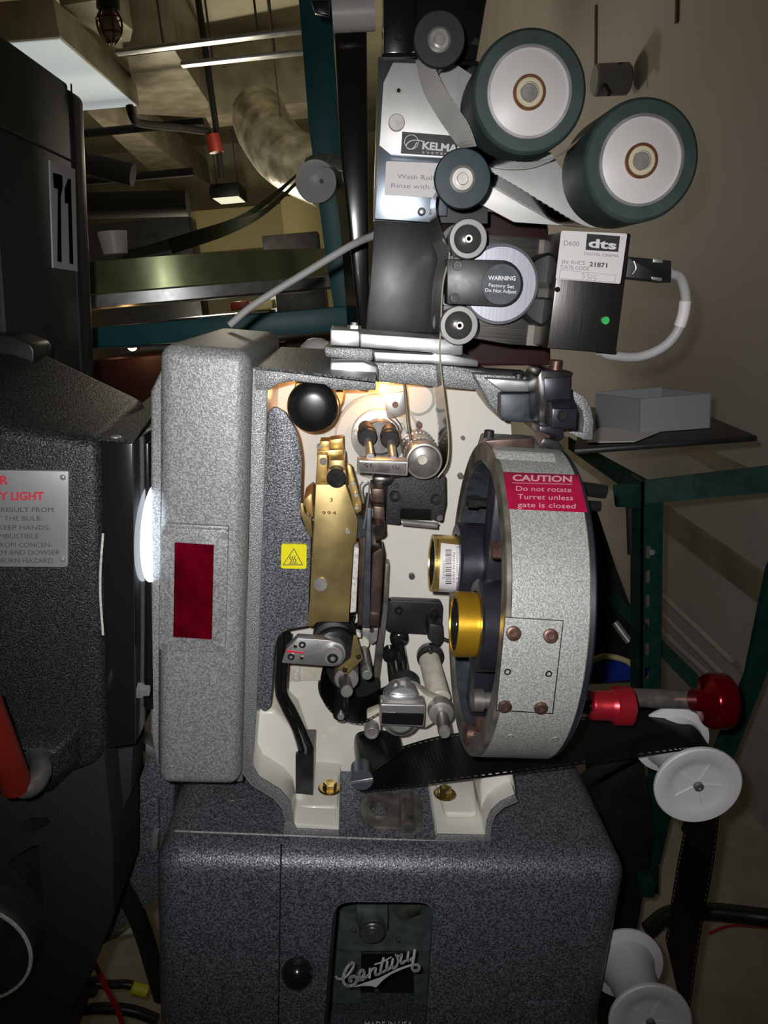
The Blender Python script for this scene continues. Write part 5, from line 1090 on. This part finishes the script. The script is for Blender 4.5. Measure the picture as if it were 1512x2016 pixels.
part('cross_beam', B().prism([Wp(1430, 935, .5), Wp(1320, 872, .9), Wp(1355, 868, .9), Wp(1485, 925, .5)], (0, .02, 0)), 'duct_metal', tb2)
part('hanging_bar', B().tube([Wp(1240, 990, .5), Wp(1243, 1090, .5)], .007, 8, 1), 'black_paint', tb2)
part('diagonal_brace', B().prism([Wp(1165, 1150, .8), Wp(1185, 1140, .8), Wp(1390, 1345, .5), Wp(1375, 1370, .5)], (0, .006, 0)), 'dark_green_paint', tb2)
rp = part('right_post', B().prism([Wp(1512, 1125, .37), Wp(1580, 950, .37), Wp(1625, 950, .37), Wp(1560, 1200, .37), Wp(1450, 1480, .37), Wp(1385, 1610, .37), Wp(1345, 1640, .37), Wp(1400, 1500, .37), Wp(1470, 1330, .37)], (0, .01, 0)), 'dark_green_paint', tb2)
part('lower_brace', B().prism([Wp(1330, 1480, .5), Wp(1352, 1480, .5), Wp(1300, 1700, .5), Wp(1275, 1700, .5)], (0, .006, 0)), 'dark_green_paint', tb2)
tz = Wp(1490, 862, .33).z
solo('black_tray', B().prism([Wz(*p, tz) for p in [(1130, 885), (1492, 858), (1395, 818), (1150, 800)]], (0, 0, -.008), .002), 'black_paint', 'thin black board lying on the green table', 'board', TI)
bx2 = thing('grey_box', 'open grey cardboard box on the black board', 'box', Wz(1320, 850, tz), TI)
q0 = Wz(1259, 852, tz + .001); q1 = Wz(1395, 842, tz + .001); q2 = Wz(1175, 838, tz + .001); hbx = (Wp(1259, 785, q0.y).z - q0.z)
q3 = q1 + (q2 - q0)
for n_, a, b, h_ in (('front_side', q0, q1, 1), ('left_side', q2, q0, 1), ('back_side', q3, q2, 1.05), ('right_side', q1, q3, 1)):
    t_ = (b - a).normalized().cross(V((0, 0, 1))) * .003
    part(n_, B().prism([a, b, b + V((0, 0, hbx * h_)), a + V((0, 0, hbx * h_))], t_), 'box_grey', bx2)
part('bottom', B().prism([q0, q1, q3, q2], (0, 0, .002)), 'box_grey', bx2)
part('loose_sheet', B().prism([Wz(*p, tz + .002) for p in [(1155, 872), (1250, 870), (1300, 850), (1180, 842)]], (0, 0, .001)), 'label_white', bx2)
a = Wp(1190, 1345, .75); solo('blue_bin', B().hull([a, a + V((.09, 0, 0)), a + V((.09, .1, 0)), a + V((0, .1, 0))], [a + V((-.01, -.01, .035)), a + V((.10, -.01, .035)), a + V((.10, .11, .035)), a + V((-.01, .11, .035))], .002), 'blue_plastic', 'blue plastic bin behind the red focus knob', 'bin', TI)
mr = thing('motor_unit', 'black machine unit behind the turret under the table', 'machine', Wp(1190, 1300, .75), TI)
part('housing', B().prism([Wp(*p, .78) for p in rnd([(1150, 1010), (1175, 1000), (1215, 1120), (1245, 1200), (1246, 1345), (1150, 1350)], 8)], (0, .12, 0), .006), 'black_paint', mr)
part('bright_rod', B().tube([Wp(1210, 1225, .74), Wp(1238, 1263, .72)], .008, 12, 1), 'steel', mr)
solo('floor_hose', B().tube([Wp(1150, 1310, .7), Wp(1190, 1292, .7), Wp(1240, 1305, .7), Wp(1262, 1340, .7)], .006, 8, 6), 'cream_panel', 'pale hose arching behind the focus knob', 'hose', TI)
# dark uprights on the floor right of the sound head
bt2 = thing('platter_stand', 'black machine leg standing on the floor right of the sound head', 'stand', Wp(1250, 2010, .3), TI)
part('leg', B().prism([Wp(*p, .35) for p in [(1180, 1480), (1265, 1480), (1290, 1640), (1258, 1820), (1225, 2030), (1180, 2030)]], (0, .08, 0), .004), 'black_paint', bt2)
part('foot', B().prism([Wp(*p, .30) for p in [(1265, 1740), (1292, 1740), (1290, 1768), (1262, 1768)]], (0, .03, 0), .002), 'dark_green_paint', bt2)
solo('floor_hose', B().tube([Wp(1275, 1832, .5), Wp(1320, 1800, .52), Wp(1400, 1795, .5), Wp(1520, 1808, .45), Wp(1600, 1812, .45)], .017, 14, 6), 'cable_black', 'thick black hose crossing the floor at the lower right', 'hose', TI)
solo('floor_wire', B().tube([Wp(1395, 1838, .5), Wp(1440, 1822, .5), Wp(1512, 1826, .48), Wp(1600, 1830, .48)], .0025, 8, 6), 'cable_red', 'thin red wire on the floor under the black hose', 'wire', TI)
# ================================================================== cables at lower left
def cable(name, pts, r, m, label, cat='cable'): return solo(name, B().tube([Wp(*p) for p in pts], r, 14, 8), m, label, cat, TI)
cable('power_hose', [(205, 1722, .12), (232, 1735, .12), (262, 1785, .12), (285, 1845, .13), (300, 1895, .14), (318, 1960, .15)], .012, 'cable_black', 'thick black hose looping down between the base and the sound head')
cable('red_cable', [(170, 1880, .25), (190, 1905, .25), (212, 1950, .25), (236, 2000, .25), (250, 2060, .25)], .004, 'cable_red', 'red cable hanging down at the lower left')
cable('power_cable', [(150, 1925, .3), (200, 1938, .3), (250, 1938, .3), (280, 1950, .3)], .007, 'cable_black', 'black cord with a yellow tape flag at the lower left')
solo('tape_flag', B().tube([Wp(260, 1944, .29), Wp(290, 1952, .29)], .0095, 12, 1).prism([Wp(*p, .29) for p in [(250, 1960), (262, 1940), (272, 1956)]], (0, .002, 0)), 'tape_yellow', 'yellow tape flag on the black cord', 'tape', TI)
cable('power_cable', [(150, 1990, .3), (200, 1985, .3), (260, 1990, .3), (310, 2008, .3)], .009, 'cable_black', 'thick black cord along the bottom edge at lower left')
cable('grey_cable', [(120, 1990, .8), (150, 1900, .5), (180, 1870, .4), (215, 1845, .4), (262, 1832, .4), (300, 1830, .4)], .006, 'cable_grey', 'pale grey cable behind the support bracket')
solo('cord_plug', B().box(tuple(Wp(160, 1960, .3)), tuple(Wp(205, 1925, .34)), .006), 'cable_black', 'black plug at the left end of the flagged cord', 'plug', TI)
bpy.context.view_layer.update()
